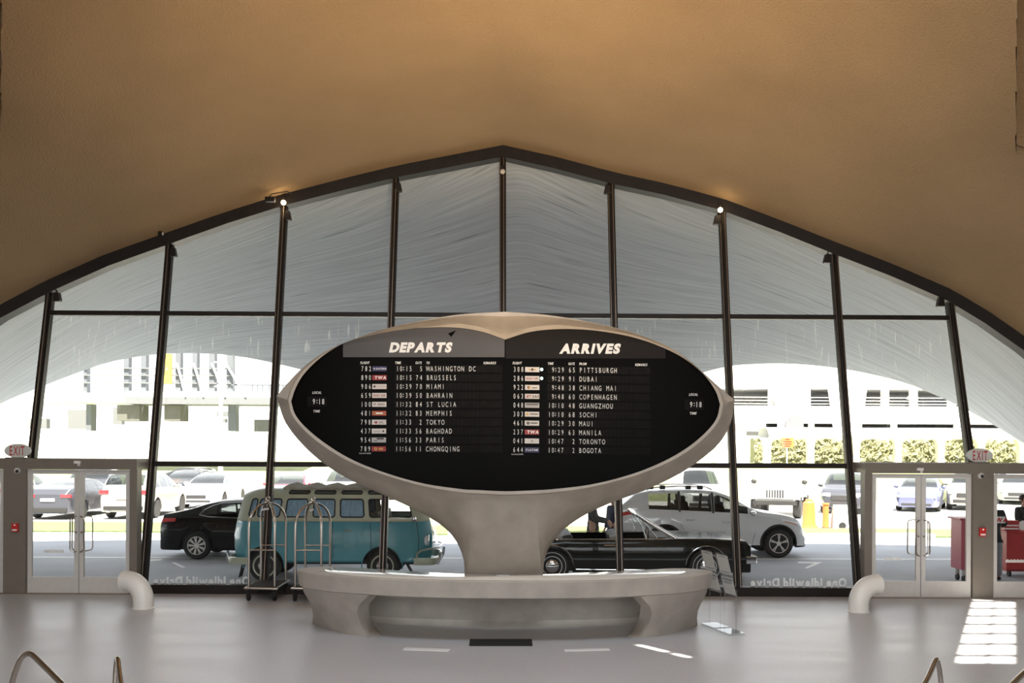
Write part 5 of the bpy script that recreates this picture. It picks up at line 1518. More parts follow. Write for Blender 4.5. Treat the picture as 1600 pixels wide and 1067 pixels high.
# folded canvas roof and rack
pts = []
for k, x in enumerate(np.linspace(1.0, 3.0, 15)):
    pts.append([Vector((x - hb, y, 1.915 + .085 * (0.55 + .45 * math.sin(k * 2.1)) * math.cos(y / .66 * 1.4) ** .5 - .045 * abs(y))) for y in np.linspace(-.64, .64, 9)])
mb = MB(); mb.grid(pts); mb.grid([[Vector((p.x, p.y, 1.86)) for p in r] for r in pts], flip=True)
for a in (0, -1): mb.grid([pts[a], [Vector((p.x, p.y, 1.86)) for p in pts[a]]])
mb.grid([[r[0] for r in pts], [Vector((r[0].x, r[0].y, 1.86)) for r in pts]]); mb.grid([[r[-1] for r in pts], [Vector((r[-1].x, r[-1].y, 1.86)) for r in pts]])
mb.build('canvas_sunroof', 'canvas', bus, smooth=60)
MB().ball((2.62 - hb, -.3, 2.0), (.07, .1, .09), 8).build('roof_vent', 'canvas', bus, smooth=60)
MB().box((2.95 - hb, 0, 1.95), (.5, 1.1, .06)).build('roof_panel', 'canvas', bus, bevel=.02)
# ------------------------------------------------------------------ cars in the car park, nose towards the hall (rz=-90) or away (rz=90)
CAR = variant(SEDAN, wstyle='plain', seats=False, n=34, hub='paint_silver')
REAR = [('tail_light', 'tail_red', -.02, .06, (.46, .86), .86, .11), ('licence_plate', 'plate_white', -.03, .02, (-.26, .26), .72, .12), ('rear_bumper', 'rubber', -.03, .08, (-.7, .7), .36, .16)]
FRONT = [('headlight', 'lamp_clear', 4.74, 4.93, (.44, .76), .68, .12), ('grille', 'dark', 4.92, 4.97, (-.42, .42), .52, .16), ('lower_grille', 'dark', 4.90, 4.965, (-.6, .6), .33, .10)]
SUVF = dict(L=4.7, W=1.9, base=.28, r=.36, arches=[.95, 3.75], wf=[(0, .86), (.15, .94), (.6, .99), (1.3, 1.0), (3.5, 1.0), (4.2, .96), (4.5, .88), (4.7, .76)], tum=.28, n=34, seats=False, hub='paint_silver', paint='paint_silver',
    top=[(0, .95), (.06, 1.15), (.35, 1.55), (.6, 1.67), (1.6, 1.70), (2.4, 1.66), (2.9, 1.45), (3.4, 1.15), (4.2, 1.04), (4.55, .90), (4.7, .7)], belt=[(0, .9), (.1, 1.05), (1, 1.08), (2.4, 1.06), (3.4, 1.02), (4.2, .94), (4.55, .8), (4.7, .6)],
    side=[(.7, 1.35), (1.42, 2.2), (2.28, 3.1)], shield=[(.12, .52), (2.5, 3.32)], mirrors=(3.1, 1.12))
SREAR = [('tail_light', 'tail_red', -.02, .07, (.54, .88), 1.0, .15), ('licence_plate', 'plate_white', -.03, .02, (-.26, .26), .80, .12), ('rear_bumper', 'rubber', -.03, .08, (-.72, .72), .42, .14), ('exhaust', 'chrome', -.05, .05, (.45, .6), .30, .06)]
SFRONT = [('headlight', 'lamp_clear', 4.42, 4.68, (.48, .80), .80, .13), ('grille', 'dark', 4.66, 4.73, (-.45, .45), .68, .20), ('lower_grille', 'dark', 4.62, 4.72, (-.6, .6), .42, .14)]
def parked(px, Y, rz, sp, name, label, paint, nose, extra=None):
    d = variant(sp, paint=paint, nose=nose)
    if extra: d.update(extra)
    a = R(rz) if rz > 0 else R(rz) + math.pi        # the near end sits at (px, Y)
    x0_ = gX(px, Y); h_ = d['L'] / 2
    return build_car(name, label, 'car', d, (x0_ + h_ * math.cos(a), Y + h_ * math.sin(a), ZG), R(rz), 'cars in the car park')[0]
parked(74, 36, 90, CAR, 'sedan', 'dark sedan seen from behind through the left glass door', 'paint_grey', REAR)
parked(128, 43.5, -78, SUVF, 'suv', 'dark navy SUV angled behind the dark sedan beyond the left door', 'paint_navy', SFRONT)
parked(192, 36.3, 90, SUVF, 'suv', 'silver SUV seen from behind with red tail lights left of the black sedan', 'paint_silver', SREAR)
parked(268, 47.5, -90, CAR, 'sedan', 'dark blue car far back between silver SUV and white sports sedan', 'paint_navy', FRONT)
parked(306, 42.3, -90, CAR, 'sports_sedan', 'white sports sedan facing the hall above the black sedan roof', 'paint_white', FRONT)
parked(356, 54, -38, CAR, 'sedan', 'black car parked crosswise behind the white sports sedan', 'paint_navy', FRONT)
parked(437, 42, -88, CAR, 'sedan', 'red car parked above the roof of the turquoise minibus', 'paint_red', FRONT)
parked(528, 41.5, -90, SUVF, 'suv', 'silver SUV half hidden by the board beyond the minibus roof', 'paint_silver', SFRONT)
parked(-28, 37, 90, SUVF, 'suv', 'white SUV cut by the left edge of the view', 'paint_white', SREAR)
parked(1100, 40, -92, SUVF, 'van', 'white van behind the white SUV, right under the board', 'paint_white', SFRONT, dict(top=[(0, 1.2), (.06, 1.7), (.2, 1.95), (1.6, 2.0), (2.9, 1.95), (3.3, 1.7), (3.9, 1.2), (4.3, 1.08), (4.6, .9), (4.7, .7)], shield=[(.08, .15), (3.2, 3.85)], side=[(.7, 1.35), (1.42, 2.2), (2.4, 3.5)], mirrors=(3.6, 1.3)))
parked(1316, 41, -112, SUVF, 'suv', 'grey SUV facing the hall behind the slanted mullion by the right doors', 'paint_grey', SFRONT)
parked(1431, 42.5, -117, CAR, 'sedan', 'blue electric sedan facing the hall through the right glass door', 'paint_blue', [f for f in FRONT if f[0] != 'grille'])
parked(1512, 43.5, -118, SUVF, 'suv', 'silver SUV at the right edge of the right glass doors', 'paint_silver', SFRONT)
parked(1590, 48, -118, CAR, 'sedan', 'silver sedan seen above the red cart by the far right door', 'paint_silver', FRONT)
PICK = variant(SUVF, top=[(0, .98), (.05, 1.08), (1.6, 1.1), (1.68, 1.72), (2.4, 1.80), (2.9, 1.62), (3.4, 1.25), (4.2, 1.14), (4.55, .98), (4.7, .7)], shield=[(1.62, 1.66), (2.6, 3.32)], side=[(1.75, 2.2), (2.28, 3.1)])
parked(1616, 57, -90, PICK, 'pickup_truck', 'white pickup truck at the right edge of the view', 'paint_white', SFRONT)

# white off-road car with round headlights and high fenders
jp = empty('offroad_car', (gX(1209, 38.3) + 0.75, 38.3 + 1.85, ZG), R(-112), 'white boxy off-road car with big tyres facing the hall behind the white SUV', 'car', 'cars in the car park')
mb = MB()
mb.prism([(-1.9, -.75, .55), (1.55, -.75, .55), (1.75, -.75, .75), (1.75, -.75, 1.18), (.55, -.75, 1.28), (.20, -.75, 1.83), (-1.9, -.75, 1.86)], (0, 1.5, 0)); mb.build('body', 'paint_white', jp, bevel=.05)
for s in (-1, 1):
    for x in (-1.25, 1.25):
        MB().prism([(x - .58, s * .72, .70), (x - .40, s * .72, 1.0), (x + .40, s * .72, 1.0), (x + .62, s * .72, .78), (x + .58, s * .72, .74), (x + .38, s * .72, .93), (x - .38, s * .72, .93), (x - .52, s * .72, .68)], (0, s * .24, 0)).build('fender', 'paint_white', jp)
        wheel_mesh(.42, .30, 0, 'aluminium', jp, x, s * .80, s, 'plain')
    MB().lathe((1.76, s * .50, .98), [(.0, .02), (.09, .015), (.105, -.01)], 'X', 20).build('headlight', 'lamp_clear', jp, smooth=40)
    MB().ball((.55, s * .98, 1.38), (.06, .11, .10), 8).build('side_mirror', 'dark', jp, smooth=60)
    MB().bb(-.75, .05, s * .752, s * .76, 1.32, 1.72).build('side_window', 'glass_car', jp)
    MB().bb(1.70, 1.80, s * .62, s * .68, .58, .66).build('tow_hook', 'dark', jp)
MB().add([Vector((.555, -.66, 1.31)), Vector((.555, .66, 1.31)), Vector((.24, .62, 1.79)), Vector((.24, -.62, 1.79))], [(0, 1, 2, 3)]).build('windshield', 'lamp_clear', jp)
mb = MB()
for k in range(7): mb.bb(1.752, 1.765, -.30 + k * .1 - .03, -.30 + k * .1 + .03, .80, 1.10)
mb.build('grille_slots', 'dark', jp)
mb = MB().prism([(1.75, -.85, .52), (1.98, -.70, .52), (1.98, .70, .52), (1.75, .85, .52)], (0, 0, .18)); mb.build('front_bumper', 'rubber', jp, bevel=.03)
# ================================================================== THE DRIVE AND EVERYTHING BEYOND IT
struct(MB().bb(-70, 70, 17.5, 33.5, ZG - .25, ZG), 'road', 'asphalt')
struct(MB().bb(-110, 110, 33.2, 140, ZG - .3, ZG - .004), 'ground', 'lot')
def gpoly(pts, z, h, name, m):
    q = [FL(x, y, z) for x, y in pts]
    return struct(MB().prism(q, (0, 0, h)), name, m)
gpoly([(-300, 815), (200, 817.5), (1100, 826), (1900, 831), (1900, 840), (1150, 840.5), (200, 832), (-300, 830)], ZG, 0.05, 'grass_strip', 'grass')
gpoly([(700, 836.5), (1150, 840.4), (1448, 838.5), (1462, 841.5), (1452, 845), (1150, 846.5), (700, 843)], ZG, 0.13, 'kerb', 'curb')
# lawn bank
mb = MB(); mb.grid([[Vector((x, y, z)) for x in (-110, 110)] for y, z in ((50, ZG), (56, .25), (66, 1.0), (73.5, 1.28), (80, 1.3))]); struct(mb, 'lawn', 'lawn')
def paint_line(pts, label):
    q = [FL(x, y, ZG) for x, y in pts]; c = sum(q, Vector()) / len(q)
    o = MB().prism(q, (0, 0, .004)).build('road_marking', 'road_paint', origin=c); tag(o, label, 'road marking')
paint_line([(-200, 869.2), (722, 871.6), (722, 872.8), (-200, 870.4)], 'long white lane line across the drive left of the pedestal')
paint_line([(1170, 872.6), (1700, 873.6), (1700, 874.8), (1170, 873.8)], 'long white lane line across the drive on the right')
paint_line([(228, 875), (254, 873.6), (252, 875.4), (243, 876.2), (228, 876.6)], 'white arrow head painted on the drive left of the black sedan')
paint_line([(268, 879), (274, 878.7), (290, 886.5), (284, 886.8)], 'short slanting white stroke on the drive below the black sedan')
paint_line([(1247, 877.5), (1285, 878.6), (1262, 888), (1257, 887.6), (1272, 880.4), (1247, 880)], 'white arrow painted on the drive right of the white SUV')

# orange barrel, orange post and grey stand on the far verge
def at(px, py, z=ZG): return FL(px, py, z)
c = at(1264, 824); o = empty('traffic_barrel', (c.x, c.y, ZG), 0, 'orange traffic barrel just right of the white SUV nose', 'traffic barrel')
MB().lathe((0, 0, 0), [(.30, 0), (.30, .06), (.24, .08), (.20, .85), (.12, .92), (.12, .97)], 'Z', 20).build('body', 'orange', o, smooth=35)
for z in (.3, .58): MB().lathe((0, 0, z), [(.233 - z * .04, 0), (.236 - z * .04, .01), (.228 - z * .04, .11)], 'Z', 20).build('band', 'white', o)
c = at(1290, 826); o = empty('delineator_post', (c.x, c.y, ZG), 0, 'slim orange delineator post on the verge beside the right mullion', 'post')
MB().lathe((0, 0, 0), [(.16, 0), (.16, .03), (.12, .05)], 'Z', 16).build('base', 'rubber', o); MB().lathe((0, 0, .05), [(.11, 0), (.10, .75), (.12, .77), (.12, .82)], 'Z', 16).build('post', 'orange', o, smooth=35)
c = at(1313, 826); o = empty('a_frame_sign', (c.x, c.y, ZG), 0, 'white folding pavement sign on the verge by the right doors', 'pavement sign')
for s in (-1, 1): MB().add([Vector((-.32, s * .2, 0)), Vector((.32, s * .2, 0)), Vector((.24, s * .03, .82)), Vector((-.24, s * .03, .82)), Vector((-.32, s * .17, 0)), Vector((.32, s * .17, 0)), Vector((.24, s * .01, .82)), Vector((-.24, s * .01, .82))], [(0, 1, 2, 3), (4, 7, 6, 5), (0, 4, 5, 1), (3, 2, 6, 7), (0, 3, 7, 4), (1, 5, 6, 2)]).build('board', 'aluminium', o)
MB().lathe((0, -.22, .12), [(0, -.02), (.12, -.02), (.12, 0.02)], 'Y', 16).build('foot_weight', 'dark', o)

# planting bank with its hedge, behind a white covered walkway
def hedge_mesh(x0, x1, y, z0, z1, seed):
    rnd = random.Random(seed); mb = MB()
    nx, nz = int((x1 - x0) / .28), 9
    def pt(i, j, yy): return Vector((x0 + (x1 - x0) * i / nx + rnd.uniform(-.06, .06), yy + rnd.uniform(-.16, .16), z0 + (z1 - z0) * j / nz + rnd.uniform(-.07, .07)))
    f = [[pt(i, j, y) for i in range(nx + 1)] for j in range(nz + 1)]; b = [[pt(i, j, y + 1.6) for i in range(nx + 1)] for j in range(nz + 1)]
    mb.grid(f); mb.grid(b); mb.grid([f[-1], b[-1]]); mb.grid([[r[0] for r in f], [r[0] for r in b]]); mb.grid([[r[-1] for r in f], [r[-1] for r in b]])
    for _ in range(int((x1 - x0) * 90)):
        c = Vector((rnd.uniform(x0, x1), y - rnd.uniform(.05, .28), rnd.uniform(z0 + .1, z1 + .1))); q_ = rnd.uniform(0, 6.28); a = Vector((math.cos(q_), rnd.uniform(-.25, .25), math.sin(q_))) * .09; b2 = Vector((-math.sin(q_), rnd.uniform(-.3, .3), math.cos(q_))) * .055
        mb.add([c - a, c - b2, c + a, c + b2], [(0, 1, 2, 3)])
    return mb
YH = 76.0
def PZ(py, Y): return HC - (py - PY) * Y / F
h0, h1 = gX(1178, YH), gX(1640, YH)
o = hedge_mesh(h0, h1, YH, PZ(727, YH), PZ(684, YH), 3).build('hedge', 'hedge'); tag(o, 'long clipped yellow green hedge behind the white walkway columns', 'hedge', kind='stuff')
YW = 73.5
wk = empty('covered_walkway', (gX(1400, YW), YW, 0), 0, 'white covered walkway on rounded columns in front of the hedge', 'walkway')
wo = Vector((gX(1400, YW), YW, 0))
def rel(mb): mb.v = [tuple(Vector(v) - wo) for v in mb.v]; return mb
za, zb2 = PZ(683, YW), PZ(668, YW)
rows = []
for y, z in ((-1.4, za), (-1.6, za + .25), (-1.2, zb2 - .1), (-.4, zb2 + .1), (.6, zb2 + .1), (1.4, zb2 - .1), (1.6, za)):
    rows.append([Vector((gX(1192, YW), YW + y, z)), Vector((gX(1640, YW), YW + y, z))])
mb = MB(); mb.grid(rows, closed=False); mb.grid([rows[0], rows[-1]]); rel(mb).build('roof', 'white_wall', wk, smooth=50)
for px in (1194, 1261, 1331, 1396, 1462, 1524, 1588, 1640):
    x = gX(px, YW); w = .24; zt = za + .05
    pr = [(x - w, PZ(727, YW)), (x + w, PZ(727, YW)), (x + w, zt - .8), (x + w + .06, zt - .35), (x + w + .25, zt - .08), (x + w + .5, zt), (x - w - .5, zt), (x - w - .25, zt - .08), (x - w - .06, zt - .35), (x - w, zt - .8)]
    rel(MB().prism([(a, YW - .9, b) for a, b in pr], (0, .5, 0))).build('column', 'white_wall', wk)
# white wall on the left
struct(MB().bb(gX(-60, 75), gX(1165, 75), 75, 75.5, 1.0, PZ(672, 75)), 'wall_outside', 'white_wall')

# multi-storey car park
YG = 92.0
gar = empty('car_park_building', (gX(1400, YG), YG, 0), 0, 'white multi-storey car park with open decks beyond the hedge', 'car park')
go = Vector((gX(1400, YG), YG, 0))
def gp(mb, name, m, **k): mb.v = [tuple(Vector(v) - go) for v in mb.v]; return mb.build(name, m, gar, **k)
def gbox(px0, px1, py0, py1, dy=0, th=1.0):
    return MB().bb(gX(px0, YG), gX(px1, YG), YG + dy, YG + dy + th, PZ(py1, YG), PZ(py0, YG))
gp(gbox(1060, 1760, 560, 605, 0, 14), 'upper_deck', 'white_wall'); gp(gbox(1060, 1760, 632, 659, 0, 14), 'lower_deck', 'white_wall')
gp(gbox(1060, 1760, 668, 735, 1, 13), 'base_wall', 'white_wall'); gp(gbox(1060, 1760, 600, 672, 11, 1), 'back_wall', 'deck_inner')
for px in (1207, 1262, 1312, 1385, 1430, 1490, 1560, 1640): gp(gbox(px - 4, px + 5, 604, 634, .3, .8), 'column', 'white_wall')
for px in (1150, 1270, 1400, 1500, 1600): gp(gbox(px - 3, px + 3, 657, 670, .3, .8), 'column', 'white_wall')
for py in (618, 623, 628): gp(gbox(1060, 1760, py, py + 1.2, .1, .06), 'railing', 'aluminium')
gp(MB().prism([(gX(1292, YG), YG - 1.5, PZ(603, YG)), (gX(1345, YG), YG - 1.5, PZ(603, YG)), (gX(1332, YG), YG - 1.5, PZ(700, YG)), (gX(1306, YG), YG - 1.5, PZ(700, YG))], (0, 1.6, 0)), 'pylon', 'white_wall')
c = Vector((gX(1231, YG), YG - .6, 0))
gp(MB().lathe((c.x, c.y, 0), [(1.15, PZ(690, YG)), (1.15, PZ(640, YG)), (1.5, PZ(622, YG)), (1.7, PZ(606, YG))], 'Z', 24), 'stair_tower', 'white_wall', smooth=40)
pr = [(c.x + .82 * math.cos(q), PZ(666, YG) + 1.15 * math.sin(q)) for q in np.linspace(0, math.pi, 17)]
gp(MB().prism([(a, c.y - 1.45, b) for a, b in pr], (0, .4, 0)), 'archway', 'steel_pale')
gp(MB().lathe((gX(1421, YG), YG - .3, 0), [(.42, PZ(621, YG)), (.38, PZ(618, YG)), (.22, PZ(615.5, YG))], 'Z', 16).bb(gX(1420.5, YG), gX(1421.5, YG), YG - .33, YG - .27, PZ(634, YG), PZ(620, YG)), 'lantern', 'white_wall')
# orange notice on a post
Y9 = 70
sg = empty('road_sign', (gX(1229, Y9), Y9, ZG), 0, 'orange road sign on a thin white post before the hedge', 'sign')
def so_(mb): mb.v = [tuple(Vector(v) - Vector((gX(1229, Y9), Y9, ZG))) for v in mb.v]; return mb
so_(MB().bb(gX(1220.5, Y9), gX(1238.5, Y9), Y9 - .02, Y9 + .02, PZ(697, Y9), PZ(682, Y9))).build('panel', 'orange', sg)
mb = MB()
for py, a, b in ((684.5, 1226, 1233), (688, 1223, 1236), (691.5, 1223, 1236), (695, 1225, 1234)): mb.bb(gX(a, Y9), gX(b, Y9), Y9 - .03, Y9 - .021, PZ(py + .6, Y9), PZ(py - .9, Y9))
so_(mb).build('lettering', 'red_sign', sg)
so_(MB().bb(gX(1228.4, Y9), gX(1230, Y9), Y9 + .02, Y9 + .08, ZG, PZ(683, Y9))).build('post', 'white_wall', sg)
# dark shopfront sign and loading van beyond the wall, left of the hedge
Y8 = 84
o = empty('kiosk_building', (gX(1165, Y8), Y8, 0), 0, 'low kiosk with a dark front and white sign left of the hedge', 'kiosk')
def ko(mb): mb.v = [tuple(Vector(v) - Vector((gX(1165, Y8), Y8, 0))) for v in mb.v]; return mb
ko(MB().bb(gX(1100, Y8), gX(1196, Y8), Y8, Y8 + 4, -.2, PZ(659, Y8))).build('body', 'shade_grey', o)
ko(MB().bb(gX(1160, Y8), gX(1192, Y8), Y8 - .15, Y8, PZ(672, Y8), PZ(664, Y8))).build('sign_panel', 'white_wall', o)
Y7 = 71
o = empty('delivery_van', (gX(1158, Y7), Y7, 0), 0, 'white delivery van beyond the wall left of the hedge', 'van')
def vo(mb): mb.v = [tuple(Vector(v) - Vector((gX(1158, Y7), Y7, 0))) for v in mb.v]; return mb
vo(MB().bb(gX(1118, Y7), gX(1172, Y7), Y7, Y7 + 2, PZ(735, Y7), PZ(680, Y7))).build('body', 'white_wall', o, bevel=.15)
vo(MB().bb(gX(1140, Y7), gX(1170, Y7), Y7 - .03, Y7, PZ(715, Y7), PZ(683, Y7))).build('windshield', 'lamp_clear', o)
vo(MB().bb(gX(1120, Y7), gX(1170, Y7), Y7 - .1, Y7, PZ(728, Y7), PZ(722, Y7))).build('bumper', 'aluminium', o)
for px in (1124, 1166): vo(MB().lathe((gX(px, Y7), Y7 + .3, PZ(733, Y7) + .1), [(0, -.1), (.35, -.1), (.35, .1), (0, .1)], 'X', 16)).build('wheel', 'tyre', o)

# steel footbridge on the left
YF = 62.0
fb = empty('footbridge', (gX(220, YF), YF, 0), 0, 'grey steel footbridge with posts and rails beyond the left glass', 'footbridge')
fo = Vector((gX(220, YF), YF, 0))
def fp(mb, name, m, **k): mb.v = [tuple(Vector(v) - fo) for v in mb.v]; return mb.build(name, m, fb, **k)
def fbox(a, b, c, d, dy=0, th=.3): return MB().bb(gX(a, YF), gX(b, YF), YF + dy, YF + dy + th, PZ(d, YF), PZ(c, YF))
fp(fbox(-100, 198, 617, 632, 0, 3), 'deck', 'white_wall'); fp(fbox(196, 470, 623, 634, -.1, 3), 'deck_beam', 'steel_pale'); fp(fbox(196, 470, 614, 623, -.1, 3), 'deck_edge', 'white_wall')
for px, w in ((131, 5), (195, 8), (222, 8), (276, 8), (302, 8), (329, 9), (357, 10)):
    fp(fbox(px - w / 2, px + w / 2, 545, 617, .1, .5), 'post', 'steel_blue')
for py in (577, 588, 600): fp(fbox(125, 360, py, py + 2, 0, .1), 'rail', 'steel_pale')
for a, b in ((276, 290), (302, 318), (330, 352), (352, 384)):
    fp(MB().bar((gX(a, YF), YF - .1, PZ(570, YF)), (gX(b, YF), YF - .1, PZ(622, YF)), .14, .1, (0, 1, 0)), 'brace', 'white_wall')
for px in (392, 400, 408, 418, 426, 440): fp(fbox(px, px + 1.6, 604, 624, 0, .1), 'baluster', 'steel_blue')
fp(fbox(360, 470, 602, 604.5, 0, .1), 'handrail', 'steel_blue'); fp(fbox(360, 470, 545, 600, 2.5, .4), 'glass_screen', 'white_wall')
for a, b in ((179, 214), (253, 278)):
    mb = fbox(a, b, 635, 660, .3, 1.6); fp(mb, 'plant_unit', 'louvre')
for px, w in ((131, 8), (357, 12)): fp(fbox(px - w / 2, px + w / 2, 634, 676, .6, .8), 'pier', 'steel_blue')
for a, b, c, d in ((60, 100, 640, 672), (135, 150, 636, 664), (308, 330, 642, 650), (310, 322, 654, 660), (370, 400, 655, 675), (-5, 25, 655, 672)): fp(fbox(a, b, c, d, 4, .5), 'infill_panel', 'steel_pale')
o = fbox(249, 269.5, 556, 603, -.3, .1); o.v = [tuple(Vector(v) - Vector((gX(259, YF), YF, 6))) for v in o.v]
ps = o.build('parking_sign', 'amber', fb); ps.location = Vector((gX(259, YF), YF, 6)) - fo; lab(ps, 'amber parking sign'); mb = MB(); text(mb, 'P', lambda a, b: P(a, b, YF - .32) - Vector((gX(259, YF), YF, 6)), 255.5, 583, 9, bold=.02); mb.build('letter', 'shade_grey', ps)
lp = empty('lamp_post', (gX(344, 58), 58, ZG), 0, 'thin white lamp post with cross arms before the footbridge', 'lamp post')
MB().lathe((0, 0, 0), [(.16, 0), (.12, 3), (.09, PZ(545, 58) - ZG)], 'Z', 14).build('pole', 'white_wall', lp, smooth=40)
for py in (567, 605): MB().bb(gX(334, 58) - gX(344, 58), gX(354, 58) - gX(344, 58), -.05, .05, PZ(py + 2, 58) - ZG, PZ(py, 58) - ZG).build('cross_arm', 'white_wall', lp)
for k, (px, py0, py1, w, d, nm) in enumerate(((60, 655, 690, 130, 6, 'left'), (410, 640, 690, 90, 5, 'middle'))):
    Y6 = 86; o = empty('airport_building', (gX(px, Y6), Y6, 0), 0, 'pale low building far behind the footbridge, the %s one' % nm, 'building')
    x0, x1 = gX(px - w / 2, Y6) - gX(px, Y6), gX(px + w / 2, Y6) - gX(px, Y6)
    MB().bb(x0, x1, 0, d, 0, PZ(py0, Y6)).build('wall', 'white_wall', o)
    for i in range(4):
        a = x0 + (x1 - x0) * (i + .2) / 4; MB().bb(a, a + (x1 - x0) * .12, -.05, 0, PZ(py0 + 22, Y6), PZ(py0 + 6, Y6)).build('window', 'aluminium', o)

# ------------------------------------------------------------------ people
def skin(name, verts, edges, root, m, parent, lv=2):
    me = bpy.data.meshes.new(name); names = list(verts)
    me.from_pydata([verts[k][0] for k in names], [(names.index(a), names.index(b)) for a, b in edges], [])
    o = bpy.data.objects.new(name, me); C.objects.link(o)
    o.modifiers.new('skin', 'SKIN'); me.skin_vertices[0] if me.skin_vertices else None
    for i, k in enumerate(names):
        r = verts[k][1]; r = r if isinstance(r, tuple) else (r, r)
        me.skin_vertices[0].data[i].radius = r; me.skin_vertices[0].data[i].use_root = (k == root)
    s = o.modifiers.new('sub', 'SUBSURF'); s.levels = lv; s.render_levels = lv
    bpy.context.view_layer.update()
    m2 = bpy.data.meshes.new_from_object(o.evaluated_get(bpy.context.evaluated_depsgraph_get()))
    bpy.data.objects.remove(o)
    for p in m2.polygons: p.use_smooth = True
    m2.materials.clear(); m2.materials.append(M[m]); m2.name = name
    r = bpy.data.objects.new(name, m2); C.objects.link(r); r.parent = parent
    return r
def person(loc, rz, label, H, top_m, leg_m, hair_m='hair', arms='down', skirt=None):
    k = H / 1.75
    o = empty('person', loc, rz, label, 'person')
    v = lambda x, y, z: (x * k, y * k, z * k)
    if arms == 'down': el, wr = (.245, .03, 1.14), (.25, -.06, .90)
    else: el, wr = (.26, -.06, 1.16), (.18, -.36, 1.10)
    B = {'pel': (v(0, 0, .95), .13 * k), 'abd': (v(0, -.01, 1.12), (.135 * k, .10 * k)), 'chest': (v(0, .0, 1.32), (.155 * k, .11 * k)), 'neckb': (v(0, .01, 1.46), .06 * k), 'neck': (v(0, -.005, 1.52), .05 * k),
         'jaw': (v(0, -.035, 1.575), (.058 * k, .062 * k)), 'face': (v(0, -.02, 1.635), (.075 * k, .092 * k)), 'crown': (v(0, .0, 1.70), (.066 * k, .078 * k))}
    E = [('pel', 'abd'), ('abd', 'chest'), ('chest', 'neckb'), ('neckb', 'neck'), ('neck', 'jaw'), ('jaw', 'face'), ('face', 'crown')]
    for s, n_ in ((-1, 'l'), (1, 'r')):
        B['sh' + n_] = (v(s * .17, .01, 1.41), .062 * k); B['el' + n_] = (v(s * el[0], el[1], el[2]), .043 * k); B['wr' + n_] = (v(s * wr[0], wr[1], wr[2]), .028 * k); B['pa' + n_] = (v(s * (wr[0] - .005), wr[1] - .05, wr[2] - .06), (.022 * k, .036 * k))
        E += [('chest', 'sh' + n_), ('sh' + n_, 'el' + n_), ('el' + n_, 'wr' + n_), ('wr' + n_, 'pa' + n_)]
        for q in range(4):
            B['f%d%s' % (q, n_)] = (v(s * (wr[0] - .004), wr[1] - .035 - .018 * q, wr[2] - .14 + .012 * abs(q - 1.4)), .008 * k); E.append(('pa' + n_, 'f%d%s' % (q, n_)))
        B['th' + n_] = (v(s * (wr[0] - .04), wr[1] - .09, wr[2] - .085), .009 * k); E.append(('pa' + n_, 'th' + n_))
        B['hip' + n_] = (v(s * .09, 0, .88), .092 * k); B['kn' + n_] = (v(s * .10, -.015, .49), .058 * k); B['an' + n_] = (v(s * .105, .02, .09), .042 * k); B['to' + n_] = (v(s * .12, -.14, .035), (.035 * k, .03 * k))
        E += [('pel', 'hip' + n_), ('hip' + n_, 'kn' + n_), ('kn' + n_, 'an' + n_), ('an' + n_, 'to' + n_)]
    skin('body', B, E, 'pel', 'skin', o)
    J = {a: (B[a][0], tuple(q + .022 * k for q in (B[a][1] if isinstance(B[a][1], tuple) else (B[a][1],) * 2))) for a in ('pel', 'abd', 'chest', 'shl', 'shr', 'ell', 'elr', 'wrl', 'wrr')}
    J['hem'] = (v(0, 0, .84), (.155 * k, .125 * k)); J['col'] = (v(0, .01, 1.465), .075 * k)
    JE = [('hem', 'pel'), ('pel', 'abd'), ('abd', 'chest'), ('chest', 'col'), ('chest', 'shl'), ('chest', 'shr'), ('shl', 'ell'), ('shr', 'elr'), ('ell', 'wrl'), ('elr', 'wrr')]
    skin('jacket', J, JE, 'pel', top_m, o)
    T = {'wa': (v(0, 0, .98), (.135 * k, .11 * k)), 'cr': (v(0, 0, .90), (.14 * k, .12 * k))}
    TE = [('wa', 'cr')]
    for n_ in 'lr':
        for a, e in (('hip', .016), ('kn', .028)): T[a + n_] = (B[a + n_][0], B[a + n_][1] + e * k)
        p = B['an' + n_][0]; T['cuff' + n_] = ((p[0], p[1], p[2] - .02), .068 * k)
        TE += [('cr', 'hip' + n_), ('hip' + n_, 'kn' + n_), ('kn' + n_, 'cuff' + n_)]
    skin('trousers', T, TE, 'cr', leg_m, o)
    for s in (-1, 1): MB().ball((s * .115 * k, -.06 * k, .035 * k), (.05 * k, .135 * k, .04 * k), 8).build('shoe', 'dark', o, smooth=60)
    h = MB().ball((0, .015 * k, 1.665 * k), (.085 * k, .10 * k, .10 * k), 12)
    h.v = [p for p in h.v]; hh = h.build('hair', hair_m, o, smooth=60)
    for p in hh.data.vertices:
        if p.co.y < -.045 * k and p.co.z < 1.70 * k: p.co.y = -.045 * k
    MB().ball((0, -.118 * k, 1.615 * k), (.014 * k, .022 * k, .022 * k), 6).build('nose', 'skin', o, smooth=60)
    for s in (-1, 1):
        MB().ball((s * .082 * k, .0, 1.62 * k), (.012 * k, .02 * k, .03 * k), 6).build('ear', 'skin', o, smooth=60)
        MB().ball((s * .03 * k, -.103 * k, 1.645 * k), (.012 * k, .007 * k, .007 * k), 6).build('eye', 'dark', o, smooth=60)
    MB().ball((0, -.103 * k, 1.575 * k), (.024 * k, .006 * k, .006 * k), 6).build('mouth', 'cart_red', o, smooth=60)
    return o
c = FL(1552, 905.5, ZG)
w1 = person((c.x, c.y, ZG), R(175), 'person in a black work jacket and grey trousers beside the red cart, back turned', 1.76, 'jacket_black', 'trouser_grey', 'paint_silver', 'front')
